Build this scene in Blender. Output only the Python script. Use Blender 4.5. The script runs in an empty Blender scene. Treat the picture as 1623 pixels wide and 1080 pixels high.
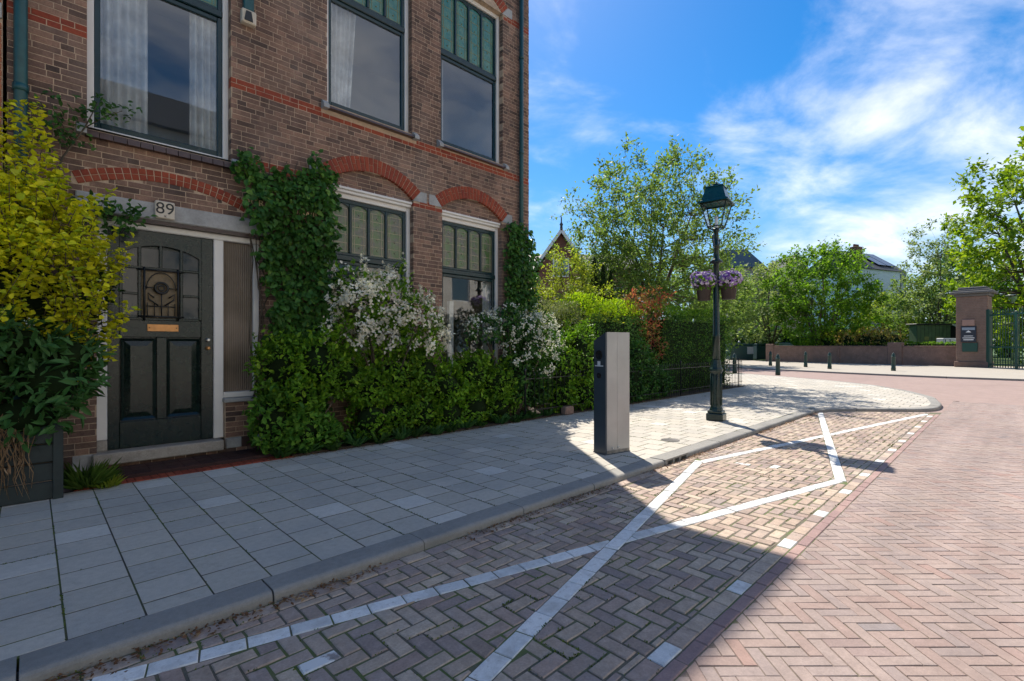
import bpy, math, random
import numpy as np
from mathutils import Vector, Matrix

random.seed(7)
RNG = np.random.default_rng(7)
PI = math.pi
R = math.radians
sc = bpy.context.scene
COL = sc.collection

# ------------------------------------------------------------------ camera
EYE = 1.47
YAW = math.atan((1600 - 811.5) / 775.0)          # X axis (street) lies this far right of the view axis
VX, VY = math.cos(YAW), math.sin(YAW)
RX, RY = math.sin(YAW), -math.cos(YAW)
FPX = 775.0
cam = bpy.data.cameras.new('camera')
cam.sensor_width = 36.0
cam.lens = FPX / 1623.0 * 36.0
cam.shift_y = 7.0 / 1623.0
cam.clip_start = 0.05
cam.clip_end = 2000
camo = bpy.data.objects.new('camera', cam)
COL.objects.link(camo)
camo.location = (0, 0, EYE)
camo.rotation_euler = (R(90), 0, math.atan2(VY, VX) - R(90))
sc.camera = camo

# ------------------------------------------------------------------ sun, sky, exposure
SUN_DIR = Vector((0.584 * 0.610, 0.812 * 0.610, 0.792)).normalized()      # towards the sun
sun = bpy.data.lights.new('sun', 'SUN')
sun.energy = 2.0
sun.angle = R(0.5)
sun.color = (1.0, 0.915, 0.795)
suno = bpy.data.objects.new('sun', sun)
COL.objects.link(suno)
suno.location = (10, 20, 30)
suno.rotation_euler = (-SUN_DIR).to_track_quat('-Z', 'Y').to_euler()

world = bpy.data.worlds.new('World')
sc.world = world
world.use_nodes = True
wn = world.node_tree
wn.nodes.clear()


def wnode(t, **kw):
    n = wn.nodes.new(t)
    for k, v in kw.items():
        setattr(n, k, v)
    return n


sky = wnode('ShaderNodeTexSky', sky_type='NISHITA')
sky.sun_disc = False
sky.sun_elevation = math.asin(SUN_DIR.z)
sky.sun_rotation = math.atan2(SUN_DIR.x, SUN_DIR.y)
sky.air_density = 1.0
sky.dust_density = 0.35
sky.ozone_density = 3.2
gen = wnode('ShaderNodeTexCoord')
sep = wnode('ShaderNodeSeparateXYZ')
wn.links.new(gen.outputs['Generated'], sep.inputs[0])


def wmath(op, a, b=None, clamp=False):
    n = wnode('ShaderNodeMath', operation=op, use_clamp=clamp)
    for i, v in enumerate((a, b)):
        if v is None:
            continue
        if isinstance(v, (int, float)):
            n.inputs[i].default_value = v
        else:
            wn.links.new(v, n.inputs[i])
    return n.outputs[0]


zc = wmath('ADD', wmath('MAXIMUM', sep.outputs[2], 0.0), 0.16)
comb = wnode('ShaderNodeCombineXYZ')
wn.links.new(wmath('DIVIDE', sep.outputs[0], zc), comb.inputs[0])
wn.links.new(wmath('DIVIDE', sep.outputs[1], zc), comb.inputs[1])


def cloud(loc, scale, rot, detail, rough, dist):
    mp = wnode('ShaderNodeMapping')
    mp.inputs['Location'].default_value = loc
    mp.inputs['Rotation'].default_value = (0, 0, rot)
    mp.inputs['Scale'].default_value = scale
    wn.links.new(comb.outputs[0], mp.inputs[0])
    nz = wnode('ShaderNodeTexNoise')
    nz.inputs['Scale'].default_value = 1.0
    nz.inputs['Detail'].default_value = detail
    nz.inputs['Roughness'].default_value = rough
    nz.inputs['Distortion'].default_value = dist
    wn.links.new(mp.outputs[0], nz.inputs['Vector'])
    return nz.outputs[0]


big = cloud((3.1, 1.4, 0), (0.42, 0.42, 1), 0.3, 2, 0.5, 0.2)
fine = cloud((0.7, 4.2, 0), (1.5, 2.1, 1), 0.6, 9, 0.58, 0.35)
# a bank of cloud covers the right-hand half of the sky and thins out towards the house
side = wmath('ADD', wmath('MULTIPLY', sep.outputs[0], RX), wmath('MULTIPLY', sep.outputs[1], RY))
bank = wnode('ShaderNodeMapRange', interpolation_type='SMOOTHSTEP')
bank.inputs['From Min'].default_value = 0.18
bank.inputs['From Max'].default_value = 0.80
bank.inputs['To Max'].default_value = 0.155
wn.links.new(side, bank.inputs[0])
cov = wmath('ADD', wmath('ADD', wmath('MULTIPLY', big, 0.55), wmath('MULTIPLY', fine, 0.80)), bank.outputs[0])
mr = wnode('ShaderNodeMapRange', interpolation_type='SMOOTHSTEP')
mr.inputs['From Min'].default_value = 0.675
mr.inputs['From Max'].default_value = 1.06
mr.inputs['To Max'].default_value = 0.79
wn.links.new(cov, mr.inputs[0])
hsv = wnode('ShaderNodeHueSaturation')
hsv.inputs['Saturation'].default_value = 1.46
hsv.inputs['Value'].default_value = 0.29
wn.links.new(sky.outputs[0], hsv.inputs['Color'])
hz = wnode('ShaderNodeMapRange', interpolation_type='SMOOTHSTEP')
hz.inputs['From Min'].default_value = 0.0
hz.inputs['From Max'].default_value = 0.34
hz.inputs['To Min'].default_value = 0.85
hz.inputs['To Max'].default_value = 0.0
wn.links.new(sep.outputs[2], hz.inputs[0])
mixh = wnode('ShaderNodeMix', data_type='RGBA')
mixh.inputs[7].default_value = (0.85, 1.25, 1.65, 1)
wn.links.new(hz.outputs[0], mixh.inputs[0])
wn.links.new(hsv.outputs[0], mixh.inputs[6])
mixc = wnode('ShaderNodeMix', data_type='RGBA')
mixc.inputs[7].default_value = (3.2, 3.05, 2.9, 1)
wn.links.new(mr.outputs[0], mixc.inputs[0])
wn.links.new(mixh.outputs[2], mixc.inputs[6])
bg = wnode('ShaderNodeBackground')
bg.inputs['Strength'].default_value = 0.14
wn.links.new(mixc.outputs[2], bg.inputs['Color'])
wout = wnode('ShaderNodeOutputWorld')
wn.links.new(bg.outputs[0], wout.inputs[0])

sc.view_settings.view_transform = 'Standard'
sc.view_settings.look = 'None'
sc.view_settings.exposure = 1.98
sc.view_settings.gamma = 1.0
sc.view_settings.use_curve_mapping = False
sc.cycles.use_denoising = True
sc.cycles.max_bounces = 7
sc.cycles.diffuse_bounces = 4
sc.cycles.transparent_max_bounces = 14
sc.cycles.sample_clamp_indirect = 6.0


# ------------------------------------------------------------------ helpers: places
def at(u, d, v=None):
    """World point in photograph column u at depth d (metres along the view axis); v gives the height."""
    a = (u - 811.5) / FPX
    z = None if v is None else EYE - (v - 547.0) / FPX * d
    return (d * (VX + a * RX), d * (VY + a * RY), z)


def depth(x, y):
    return x * VX + y * VY


def in_view(x, y, margin=0.25):
    d = depth(x, y)
    if d < 0.6:
        return False
    a = (x * RX + y * RY) / d
    return -1.047 - margin < a < 1.047 + margin


# ------------------------------------------------------------------ helpers: materials
MATS = {}


def _base(name):
    m = bpy.data.materials.new(name)
    m.use_nodes = True
    nt = m.node_tree
    b = nt.nodes['Principled BSDF']
    MATS[name] = m
    return m, nt, b


def rgba(c):
    return (c[0], c[1], c[2], 1.0)


def nd(nt, t, **kw):
    n = nt.nodes.new(t)
    for k, v in kw.items():
        setattr(n, k, v)
    return n


def position(nt, scale=None):
    g = nd(nt, 'ShaderNodeNewGeometry')
    return g.outputs['Position']


def noise_node(nt, scale, detail=4, rough=0.55, vec=None, dist=0.0):
    n = nd(nt, 'ShaderNodeTexNoise')
    n.inputs['Scale'].default_value = scale
    n.inputs['Detail'].default_value = detail
    n.inputs['Roughness'].default_value = rough
    n.inputs['Distortion'].default_value = dist
    nt.links.new(vec if vec is not None else position(nt), n.inputs['Vector'])
    return n.outputs[0]


def ramp(nt, fac, stops, interp='LINEAR'):
    r = nd(nt, 'ShaderNodeValToRGB')
    r.color_ramp.interpolation = interp
    e = r.color_ramp.elements
    while len(e) < len(stops):
        e.new(0.5)
    for i, (p, c) in enumerate(stops):
        e[i].position = p
        e[i].color = rgba(c)
    nt.links.new(fac, r.inputs[0])
    return r.outputs[0]


def mixcol(nt, a, b, fac, mode='MIX'):
    n = nd(nt, 'ShaderNodeMix', data_type='RGBA', blend_type=mode)
    for i, v in ((0, fac), (6, a), (7, b)):
        if isinstance(v, (int, float)):
            n.inputs[i].default_value = v
        elif isinstance(v, tuple):
            n.inputs[i].default_value = rgba(v)
        else:
            nt.links.new(v, n.inputs[i])
    return n.outputs[2]


def maprange(nt, v, a, b, c=0.0, d=1.0):
    n = nd(nt, 'ShaderNodeMapRange')
    for i, x in enumerate((a, b, c, d)):
        n.inputs[i + 1].default_value = x
    nt.links.new(v, n.inputs[0])
    return n.outputs[0]


def bump(nt, b, h, strength, dist=0.01):
    n = nd(nt, 'ShaderNodeBump')
    n.inputs['Strength'].default_value = strength
    n.inputs['Distance'].default_value = dist
    nt.links.new(h, n.inputs['Height'])
    nt.links.new(n.outputs[0], b.inputs['Normal'])


def each(nt):
    """A random number that differs for each loose piece and for each object."""
    g = nd(nt, 'ShaderNodeNewGeometry')
    o = nd(nt, 'ShaderNodeObjectInfo')
    a = nd(nt, 'ShaderNodeMath', operation='ADD')
    nt.links.new(g.outputs['Random Per Island'], a.inputs[0])
    nt.links.new(o.outputs['Random'], a.inputs[1])
    f = nd(nt, 'ShaderNodeMath', operation='FRACT')
    nt.links.new(a.outputs[0], f.inputs[0])
    return f.outputs[0]


def plain(name, col, rough=0.5, metal=0.0, var=0.12, scale=6.0, bumpy=0.0, bscale=40.0, spec=None, coat=0.0):
    m, nt, b = _base(name)
    n = noise_node(nt, scale, 5)
    v = maprange(nt, n, 0.25, 0.75, 1 - var, 1 + var)
    c = mixcol(nt, (col[0], col[1], col[2]), v, 1.0, 'MULTIPLY')
    nt.links.new(c, b.inputs['Base Color'])
    rr = maprange(nt, noise_node(nt, scale * 2.3, 4), 0.2, 0.8, max(0.02, rough - 0.08), min(1, rough + 0.1))
    nt.links.new(rr, b.inputs['Roughness'])
    b.inputs['Metallic'].default_value = metal
    if spec is not None:
        b.inputs['Specular IOR Level'].default_value = spec
    if coat:
        b.inputs['Coat Weight'].default_value = coat
        b.inputs['Coat Roughness'].default_value = 0.12
    if bumpy:
        bump(nt, b, noise_node(nt, bscale, 5), bumpy, 0.004)
    return m


def piece(name, stops, rough=0.8, grain=60.0, gamt=0.16, stain=None, stain_scale=1.6, stain_rng=(0.52, 0.72), stain_amt=0.55, bumpy=0.35, interp='LINEAR', spec=0.3,
          moss=None, moss_scale=5.0, moss_rng=(0.6, 0.75), moss_amt=0.5, streak=None):
    """Bricks, tiles, stones: a colour of its own for each piece, grain, and stains that run across pieces."""
    m, nt, b = _base(name)
    c = ramp(nt, each(nt), stops, interp)
    g = noise_node(nt, grain, 6, 0.65)
    c = mixcol(nt, c, maprange(nt, g, 0.25, 0.75, 1 - gamt, 1 + gamt), 1.0, 'MULTIPLY')
    g2 = noise_node(nt, grain * 0.18, 4, 0.6)
    c = mixcol(nt, c, maprange(nt, g2, 0.25, 0.75, 1 - gamt * 0.8, 1 + gamt * 0.8), 1.0, 'MULTIPLY')
    if stain:
        s = noise_node(nt, stain_scale, 5, 0.6)
        f = maprange(nt, s, stain_rng[0], stain_rng[1], 0.0, stain_amt)
        c = mixcol(nt, c, stain, f)
    if moss:
        s = noise_node(nt, moss_scale, 6, 0.65)
        f = maprange(nt, s, moss_rng[0], moss_rng[1], 0.0, moss_amt)
        c = mixcol(nt, c, moss, f)
    if streak:                                    # wear that runs along (tyres) or down (rain)
        mp = nd(nt, 'ShaderNodeMapping')
        mp.inputs['Scale'].default_value = streak[0]
        nt.links.new(position(nt), mp.inputs[0])
        c = mixcol(nt, c, maprange(nt, noise_node(nt, 1.0, 4, 0.6, mp.outputs[0]), 0.35, 0.65, 1 - streak[1], 1 + streak[1] * .6), 1.0, 'MULTIPLY')
    nt.links.new(c, b.inputs['Base Color'])
    b.inputs['Roughness'].default_value = rough
    b.inputs['Specular IOR Level'].default_value = spec
    bump(nt, b, g, bumpy, 0.004)
    return m


def leafmat(name, stops, trans=0.35, rough=0.55, spec=0.16, tint=(1.25, 1.25, 0.6)):
    m, nt, b = _base(name)
    c = ramp(nt, each(nt), stops)
    n = noise_node(nt, 1.1, 3)
    c = mixcol(nt, c, maprange(nt, n, 0.3, 0.7, 0.78, 1.2), 1.0, 'MULTIPLY')
    c = mixcol(nt, c, maprange(nt, noise_node(nt, 5.0, 3), 0.3, 0.7, 0.75, 1.25), 1.0, 'MULTIPLY')
    nt.links.new(c, b.inputs['Base Color'])
    b.inputs['Roughness'].default_value = rough
    b.inputs['Specular IOR Level'].default_value = spec
    t = nd(nt, 'ShaderNodeBsdfTranslucent')
    nt.links.new(mixcol(nt, c, tint, 1.0, 'MULTIPLY'), t.inputs[0])
    mx = nd(nt, 'ShaderNodeMixShader')
    mx.inputs[0].default_value = trans
    nt.links.new(b.outputs[0], mx.inputs[1])
    nt.links.new(t.outputs[0], mx.inputs[2])
    nt.links.new(mx.outputs[0], nt.nodes['Material Output'].inputs[0])
    return m


def glassmat(name, tint=(0.9, 0.95, 0.95), ior=1.75, rough=0.0, wav=0.0, stripes=None):
    m, nt, b = _base(name)
    nt.nodes.remove(b)
    tr = nd(nt, 'ShaderNodeBsdfTransparent')
    tr.inputs[0].default_value = rgba(tint)
    gl = nd(nt, 'ShaderNodeBsdfGlossy')
    gl.inputs['Roughness'].default_value = rough
    fr = nd(nt, 'ShaderNodeFresnel')
    gb = nd(nt, 'ShaderNodeNewGeometry')             # the same reflectance on both faces of a pane
    mi = nd(nt, 'ShaderNodeMix', data_type='FLOAT')
    mi.inputs[2].default_value = ior
    mi.inputs[3].default_value = 1.0 / ior
    nt.links.new(gb.outputs['Backfacing'], mi.inputs[0])
    nt.links.new(mi.outputs[0], fr.inputs[0])
    if wav:
        bp = nd(nt, 'ShaderNodeBump')
        bp.inputs['Strength'].default_value = wav
        bp.inputs['Distance'].default_value = 0.02
        nt.links.new(noise_node(nt, 1.3, 2), bp.inputs['Height'])
        nt.links.new(bp.outputs[0], gl.inputs['Normal'])
    mx = nd(nt, 'ShaderNodeMixShader')
    nt.links.new(fr.outputs[0], mx.inputs[0])
    nt.links.new(tr.outputs[0], mx.inputs[1])
    nt.links.new(gl.outputs[0], mx.inputs[2])
    nt.links.new(mx.outputs[0], nt.nodes['Material Output'].inputs[0])
    return m


# ------------------------------------------------------------------ helpers: objects
def tag(o, label=None, cat=None, group=None, kind=None):
    if label:
        o['label'] = label
    if cat:
        o['category'] = cat
    if group:
        o['group'] = group
    if kind:
        o['kind'] = kind
    return o


def link(name, data, parent=None):
    o = bpy.data.objects.new(name, data)
    COL.objects.link(o)
    if parent is not None:
        o.parent = parent
    return o


def thing(name, label, cat, loc=(0, 0, 0), rz=0.0, group=None):
    o = link(name, None)
    o.location = loc
    o.rotation_euler = (0, 0, rz)
    o.empty_display_size = 0.2
    return tag(o, label, cat, group)


def npmesh(name, V, F, mat, smooth=False):
    """Mesh from an (n,3) array and an (m,k) array of faces."""
    V = np.asarray(V, dtype=np.float32)
    F = np.asarray(F, dtype=np.int32)
    me = bpy.data.meshes.new(name)
    me.vertices.add(len(V))
    me.vertices.foreach_set('co', V.ravel())
    k = F.shape[1]
    me.loops.add(F.size)
    me.loops.foreach_set('vertex_index', F.ravel())
    me.polygons.add(len(F))
    me.polygons.foreach_set('loop_start', np.arange(0, F.size, k, dtype=np.int32))
    if smooth:
        me.polygons.foreach_set('use_smooth', np.ones(len(F), dtype=bool))
    me.update(calc_edges=True)
    me.materials.append(mat)
    return me


def offset_poly(P, d):
    n = len(P)
    out = []
    for i in range(n):
        p0, p1, p2 = P[i - 1], P[i], P[(i + 1) % n]
        e1 = (p1[0] - p0[0], p1[1] - p0[1])
        e2 = (p2[0] - p1[0], p2[1] - p1[1])
        l1 = math.hypot(*e1) or 1e-9
        l2 = math.hypot(*e2) or 1e-9
        n1 = (-e1[1] / l1, e1[0] / l1)
        n2 = (-e2[1] / l2, e2[0] / l2)
        k = 1 + n1[0] * n2[0] + n1[1] * n2[1]
        k = max(k, 0.35)
        out.append((p1[0] + d * (n1[0] + n2[0]) / k, p1[1] + d * (n1[1] + n2[1]) / k))
    return out


def parea(P):
    return 0.5 * sum(P[i - 1][0] * P[i][1] - P[i][0] * P[i - 1][1] for i in range(len(P)))


class Geo:
    def __init__(self):
        self.V = []
        self.F = []
        self.S = []

    def add(self, vs, fs, smooth=False):
        o = len(self.V)
        self.V.extend(vs)
        for f in fs:
            self.F.append(tuple(i + o for i in f))
            self.S.append(smooth)
        return self

    def box(self, x0, y0, z0, x1, y1, z1):
        v = [(x0, y0, z0), (x1, y0, z0), (x1, y1, z0), (x0, y1, z0), (x0, y0, z1), (x1, y0, z1), (x1, y1, z1), (x0, y1, z1)]
        return self.add(v, [(3, 2, 1, 0), (4, 5, 6, 7), (0, 1, 5, 4), (1, 2, 6, 5), (2, 3, 7, 6), (3, 0, 4, 7)])

    def bbox(self, x0, y0, z0, x1, y1, z1, b=0.006):
        """Box with a chamfer on every edge."""
        c = ((x0 + x1) / 2, (y0 + y1) / 2, (z0 + z1) / 2)
        h = ((x1 - x0) / 2, (y1 - y0) / 2, (z1 - z0) / 2)
        b = min(b, 0.45 * min(h))
        vs = []
        idx = {}
        for sx in (-1, 1):
            for sy in (-1, 1):
                for sz in (-1, 1):
                    for ax in range(3):
                        s = (sx, sy, sz)
                        p = [c[k] + s[k] * (h[k] - (0 if k == ax else b)) for k in range(3)]
                        idx[(sx, sy, sz, ax)] = len(vs)
                        vs.append(tuple(p))
        fs = []
        for ax in range(3):
            a, d = (ax + 1) % 3, (ax + 2) % 3
            for s in (-1, 1):
                q = []
                for (i, j) in ((-1, -1), (1, -1), (1, 1), (-1, 1)):
                    k = [0, 0, 0]
                    k[ax], k[a], k[d] = s, i, j
                    q.append(idx[(k[0], k[1], k[2], ax)])
                fs.append(tuple(q if s > 0 else q[::-1]))
        for ax in range(3):            # edge chamfers along axis ax
            a, d = (ax + 1) % 3, (ax + 2) % 3
            for i in (-1, 1):
                for j in (-1, 1):
                    k0 = [0, 0, 0]; k1 = [0, 0, 0]
                    k0[ax], k0[a], k0[d] = -1, i, j
                    k1[ax], k1[a], k1[d] = 1, i, j
                    q = [idx[(*k0, a)], idx[(*k1, a)], idx[(*k1, d)], idx[(*k0, d)]]
                    fs.append(tuple(q if i * j < 0 else q[::-1]))
        for sx in (-1, 1):
            for sy in (-1, 1):
                for sz in (-1, 1):
                    t = [idx[(sx, sy, sz, 0)], idx[(sx, sy, sz, 1)], idx[(sx, sy, sz, 2)]]
                    fs.append(tuple(t if sx * sy * sz > 0 else t[::-1]))
        return self.add(vs, fs)

    def slab(self, P, top, bot, bev=0.004, tilt=None):
        """Prism over polygon P (x, y, counter-clockwise) with a chamfered upper rim."""
        n = len(P)
        Q = offset_poly(P, bev)
        t = tilt or (lambda x, y: 0.0)
        vs = [(x, y, bot) for x, y in P] + [(x, y, top - bev + t(x, y)) for x, y in P] + [(x, y, top + t(x, y)) for x, y in Q]
        fs = [tuple(range(2 * n, 3 * n))]
        for i in range(n):
            j = (i + 1) % n
            fs.append((i, j, n + j, n + i))
            fs.append((n + i, n + j, 2 * n + j, 2 * n + i))
        return self.add(vs, fs)

    def prism(self, P, z0, z1):
        n = len(P)
        vs = [(x, y, z0) for x, y in P] + [(x, y, z1) for x, y in P]
        fs = [tuple(range(n))[::-1], tuple(range(n, 2 * n))] + [(i, (i + 1) % n, n + (i + 1) % n, n + i) for i in range(n)]
        return self.add(vs, fs)

    def xprism(self, P, y0, y1):
        """Polygon in x,z run from y0 to y1."""
        n = len(P)
        vs = [(x, y0, z) for x, z in P] + [(x, y1, z) for x, z in P]
        fs = [tuple(range(n)), tuple(range(n, 2 * n))[::-1]] + [(n + i, n + (i + 1) % n, (i + 1) % n, i) for i in range(n)]
        return self.add(vs, fs)

    def yprism(self, P, x0, x1):
        """Polygon in y,z run from x0 to x1."""
        n = len(P)
        vs = [(x0, y, z) for y, z in P] + [(x1, y, z) for y, z in P]
        fs = [tuple(range(n))[::-1], tuple(range(n, 2 * n))] + [(i, (i + 1) % n, n + (i + 1) % n, n + i) for i in range(n)]
        return self.add(vs, fs)

    def lathe(self, prof, c=(0, 0, 0), n=16, smooth=True, rot=0.0):
        vs, fs = [], []
        m = len(prof)
        for r, z in prof:
            for i in range(n):
                a = 2 * PI * i / n + rot
                vs.append((c[0] + r * math.cos(a), c[1] + r * math.sin(a), c[2] + z))
        for k in range(m - 1):
            for i in range(n):
                j = (i + 1) % n
                fs.append((k * n + i, k * n + j, (k + 1) * n + j, (k + 1) * n + i))
        self.add(vs, fs, smooth)
        o = len(self.V) - len(vs)
        self.F.append(tuple(o + i for i in range(n))[::-1]); self.S.append(False)
        self.F.append(tuple(o + (m - 1) * n + i for i in range(n))); self.S.append(False)
        return self

    def tube(self, pts, rad, n=6, smooth=True, caps=True):
        pts = [Vector(p) for p in pts]
        m = len(pts)
        if isinstance(rad, (int, float)):
            rad = [rad] * m
        vs, fs = [], []
        ref = None
        for k in range(m):
            d = (pts[min(k + 1, m - 1)] - pts[max(k - 1, 0)])
            d = d.normalized() if d.length > 1e-9 else Vector((0, 0, 1))
            if ref is None:
                ref = d.orthogonal().normalized()
            ref = (ref - d * ref.dot(d))
            ref = ref.normalized() if ref.length > 1e-6 else d.orthogonal().normalized()
            b = d.cross(ref)
            for i in range(n):
                a = 2 * PI * i / n
                vs.append(tuple(pts[k] + (ref * math.cos(a) + b * math.sin(a)) * rad[k]))
        for k in range(m - 1):
            for i in range(n):
                j = (i + 1) % n
                fs.append((k * n + i, k * n + j, (k + 1) * n + j, (k + 1) * n + i))
        if caps:
            fs.append(tuple(range(n))[::-1])
            fs.append(tuple((m - 1) * n + i for i in range(n)))
        return self.add(vs, fs, smooth)

    def mesh(self, name, mat):
        me = bpy.data.meshes.new(name)
        me.from_pydata(self.V, [], self.F)
        me.polygons.foreach_set('use_smooth', self.S)
        me.materials.append(mat)
        me.update()
        return me

    def build(self, name, mat, parent=None, loc=None):
        o = link(name, self.mesh(name, mat), parent)
        if loc is not None:
            o.location = loc
        return o


def struct(name, geo, mat, label=None):
    o = geo.build(name, mat)
    o['kind'] = 'structure'
    if label:
        o['label'] = label
    return o


def lettering(name, body, size, mat, parent, M4, extrude=0.002, spacing=1.0):
    cu = bpy.data.curves.new(name, 'FONT')
    cu.body = body
    cu.size = size
    cu.extrude = extrude
    cu.align_x = 'CENTER'
    cu.align_y = 'CENTER'
    cu.space_character = spacing
    tmp = bpy.data.objects.new('tmp_text', cu)
    COL.objects.link(tmp)
    dg = bpy.context.evaluated_depsgraph_get()
    me = bpy.data.meshes.new_from_object(tmp.evaluated_get(dg))
    bpy.data.objects.remove(tmp)
    me.materials.clear()
    me.materials.append(mat)
    o = link(name, me, parent)
    o.matrix_local = M4
    return o


def clip(P, nx, ny, c):
    """Keep the part of convex polygon P where nx*x + ny*y <= c."""
    out = []
    for i in range(len(P)):
        a, b = P[i - 1], P[i]
        da, db = nx * a[0] + ny * a[1] - c, nx * b[0] + ny * b[1] - c
        if (da <= 0) != (db <= 0):
            t = da / (da - db)
            out.append((a[0] + (b[0] - a[0]) * t, a[1] + (b[1] - a[1]) * t))
        if db <= 0:
            out.append(b)
    return out


def inside(P, x, y):
    r = False
    for i in range(len(P)):
        (x0, y0), (x1, y1) = P[i - 1], P[i]
        if (y0 > y) != (y1 > y) and x < (x1 - x0) * (y - y0) / (y1 - y0) + x0:
            r = not r
    return r


def lay(pieces, parent, name, many_name, mat, top, bot, bev, limit=300, rot_up=None, loc=(0, 0, 0), jit=0.0015, tilt=0.006, key=None):
    """pieces: list of (polygon, whole_key or None, mat or None). The `limit` that show largest become objects, the rest one mesh."""
    def rank(p):
        c = key(p[0])
        return c
    order = sorted(range(len(pieces)), key=lambda i: rank(pieces[i]))
    cache = {}
    rest = {}
    for n, i in enumerate(order):
        P, wk, pm = pieces[i]
        pm = pm or mat
        cx = sum(p[0] for p in P) / len(P)
        cy = sum(p[1] for p in P) / len(P)
        rnd = random.Random(i * 7919 + 13)
        dz = rnd.uniform(-jit, jit)
        ta, tb = rnd.uniform(-tilt, tilt), rnd.uniform(-tilt, tilt)
        if n < limit and rank(pieces[i]) < 1e5:
            k = (wk, pm.name) if wk else None
            if k and k in cache:
                me = cache[k]
            else:
                me = Geo().slab([(x - cx, y - cy) for x, y in P], 0.0, bot - top, bev).mesh(name, pm)
                if k:
                    cache[k] = me
            o = link(name, me, parent)
            if rot_up is None:
                o.location = (loc[0] + cx, loc[1] + cy, loc[2] + top + dz)
                o.rotation_euler = (ta, tb, 0)
            else:
                o.location = (loc[0] + cx, loc[1] - top - dz, loc[2] + cy)
                o.rotation_euler = (PI / 2 + ta, 0, tb)
        else:
            g = rest.setdefault(pm.name, (Geo(), pm))[0]
            g.slab(P, top + dz, bot, bev, lambda x, y: (x - cx) * ta + (y - cy) * tb)
    for nm, (g, pm) in rest.items():
        o = g.build(many_name, pm, parent)
        o['kind'] = 'stuff'
        if rot_up is None:
            o.location = loc
        else:
            o.location = loc
            o.rotation_euler = (PI / 2, 0, 0)


# ------------------------------------------------------------------ materials
M_clinker = piece('road_clinker', [(0, (0.297, 0.217, 0.192)), (0.3, (0.325, 0.253, 0.224)), (0.6, (0.310, 0.246, 0.222)), (0.9, (0.282, 0.227, 0.212)), (0.96, (0.310, 0.207, 0.177)), (1, (0.235, 0.207, 0.206))],
                  grain=90, stain=(0.37, 0.30, 0.255), stain_scale=0.9, stain_amt=0.5, moss=(0.24, 0.18, 0.155), moss_scale=0.5, moss_rng=(0.5, 0.7), moss_amt=0.35, streak=((0.22, 2.6, 1), 0.16))
M_joint = piece('joint_sand', [(0, (0.058, 0.053, 0.043)), (1, (0.072, 0.063, 0.050))], grain=120, moss=(0.075, 0.11, 0.028), moss_scale=3.2, moss_rng=(0.46, 0.6), moss_amt=0.85)
M_roadfar = piece('road_clinker_far', [(0, (0.303, 0.222, 0.196)), (1, (0.303, 0.222, 0.196))], grain=14, gamt=0.12, stain=(0.22, 0.16, 0.14), stain_scale=0.35, stain_amt=0.45)
M_bay = piece('bay_brick', [(0, (0.287, 0.216, 0.177)), (0.2, (0.418, 0.328, 0.252)), (0.4, (0.323, 0.234, 0.197)), (0.6, (0.474, 0.383, 0.293)), (0.8, (0.359, 0.278, 0.235)), (1, (0.266, 0.209, 0.187))],
              grain=85, gamt=0.24, stain=(0.37, 0.35, 0.325), stain_scale=1.3, stain_amt=0.35)
M_edge = piece('edge_clinker', [(0, (0.273, 0.182, 0.173)), (1, (0.364, 0.246, 0.218))], grain=80)
M_white = piece('white_brick', [(0, (0.60, 0.60, 0.585)), (1, (0.76, 0.755, 0.73))], grain=140, gamt=0.12, stain=(0.33, 0.315, 0.29), stain_scale=7, stain_rng=(0.5, 0.72), stain_amt=0.5, moss=(0.42, 0.39, 0.35), moss_scale=26, moss_rng=(0.56, 0.66), moss_amt=0.55)
M_worn = piece('worn_white', [(0, (0.30, 0.26, 0.24)), (1, (0.30, 0.26, 0.24))], grain=90, stain=(0.72, 0.72, 0.70), stain_scale=16, stain_rng=(0.42, 0.5), stain_amt=0.9)
M_bayjoint = piece('bay_joint', [(0, (0.13, 0.115, 0.085)), (1, (0.13, 0.115, 0.085))], grain=120, gamt=0.3, moss=(0.10, 0.14, 0.035), moss_scale=3.2, moss_rng=(0.44, 0.6), moss_amt=0.85)
M_roadjoint = piece('road_joint', [(0, (0.155, 0.12, 0.10)), (1, (0.155, 0.12, 0.10))], grain=120, gamt=0.35, moss=(0.11, 0.125, 0.045), moss_scale=2.2, moss_rng=(0.5, 0.66), moss_amt=0.7)
M_tile = piece('pavement_tile', [(0, (0.398, 0.375, 0.330)), (0.4, (0.468, 0.436, 0.378)), (0.75, (0.424, 0.393, 0.335)), (0.93, (0.504, 0.467, 0.401)), (1, (0.584, 0.567, 0.521))],
               grain=150, gamt=0.13, stain=(0.30, 0.295, 0.275), stain_scale=1.1, stain_rng=(0.5, 0.75), stain_amt=0.65, bumpy=0.3, moss=(0.24, 0.235, 0.21), moss_scale=9, moss_rng=(0.58, 0.74), moss_amt=0.4)
M_tilefar = piece('pavement_far', [(0, (0.378, 0.345, 0.293)), (1, (0.378, 0.345, 0.293))], grain=9, gamt=0.08)
M_kerb = piece('kerb_concrete', [(0, (0.233, 0.227, 0.211)), (1, (0.284, 0.275, 0.252))], grain=170, gamt=0.15, stain=(0.13, 0.13, 0.122), stain_scale=1.6, stain_rng=(0.5, 0.75), stain_amt=0.55)
M_soil = piece('soil', [(0, (0.045, 0.033, 0.022)), (1, (0.06, 0.045, 0.03))], grain=60, gamt=0.4, bumpy=0.8)
M_lawn = piece('lawn', [(0, (0.055, 0.10, 0.02)), (1, (0.07, 0.12, 0.025))], grain=30, gamt=0.4)
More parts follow.
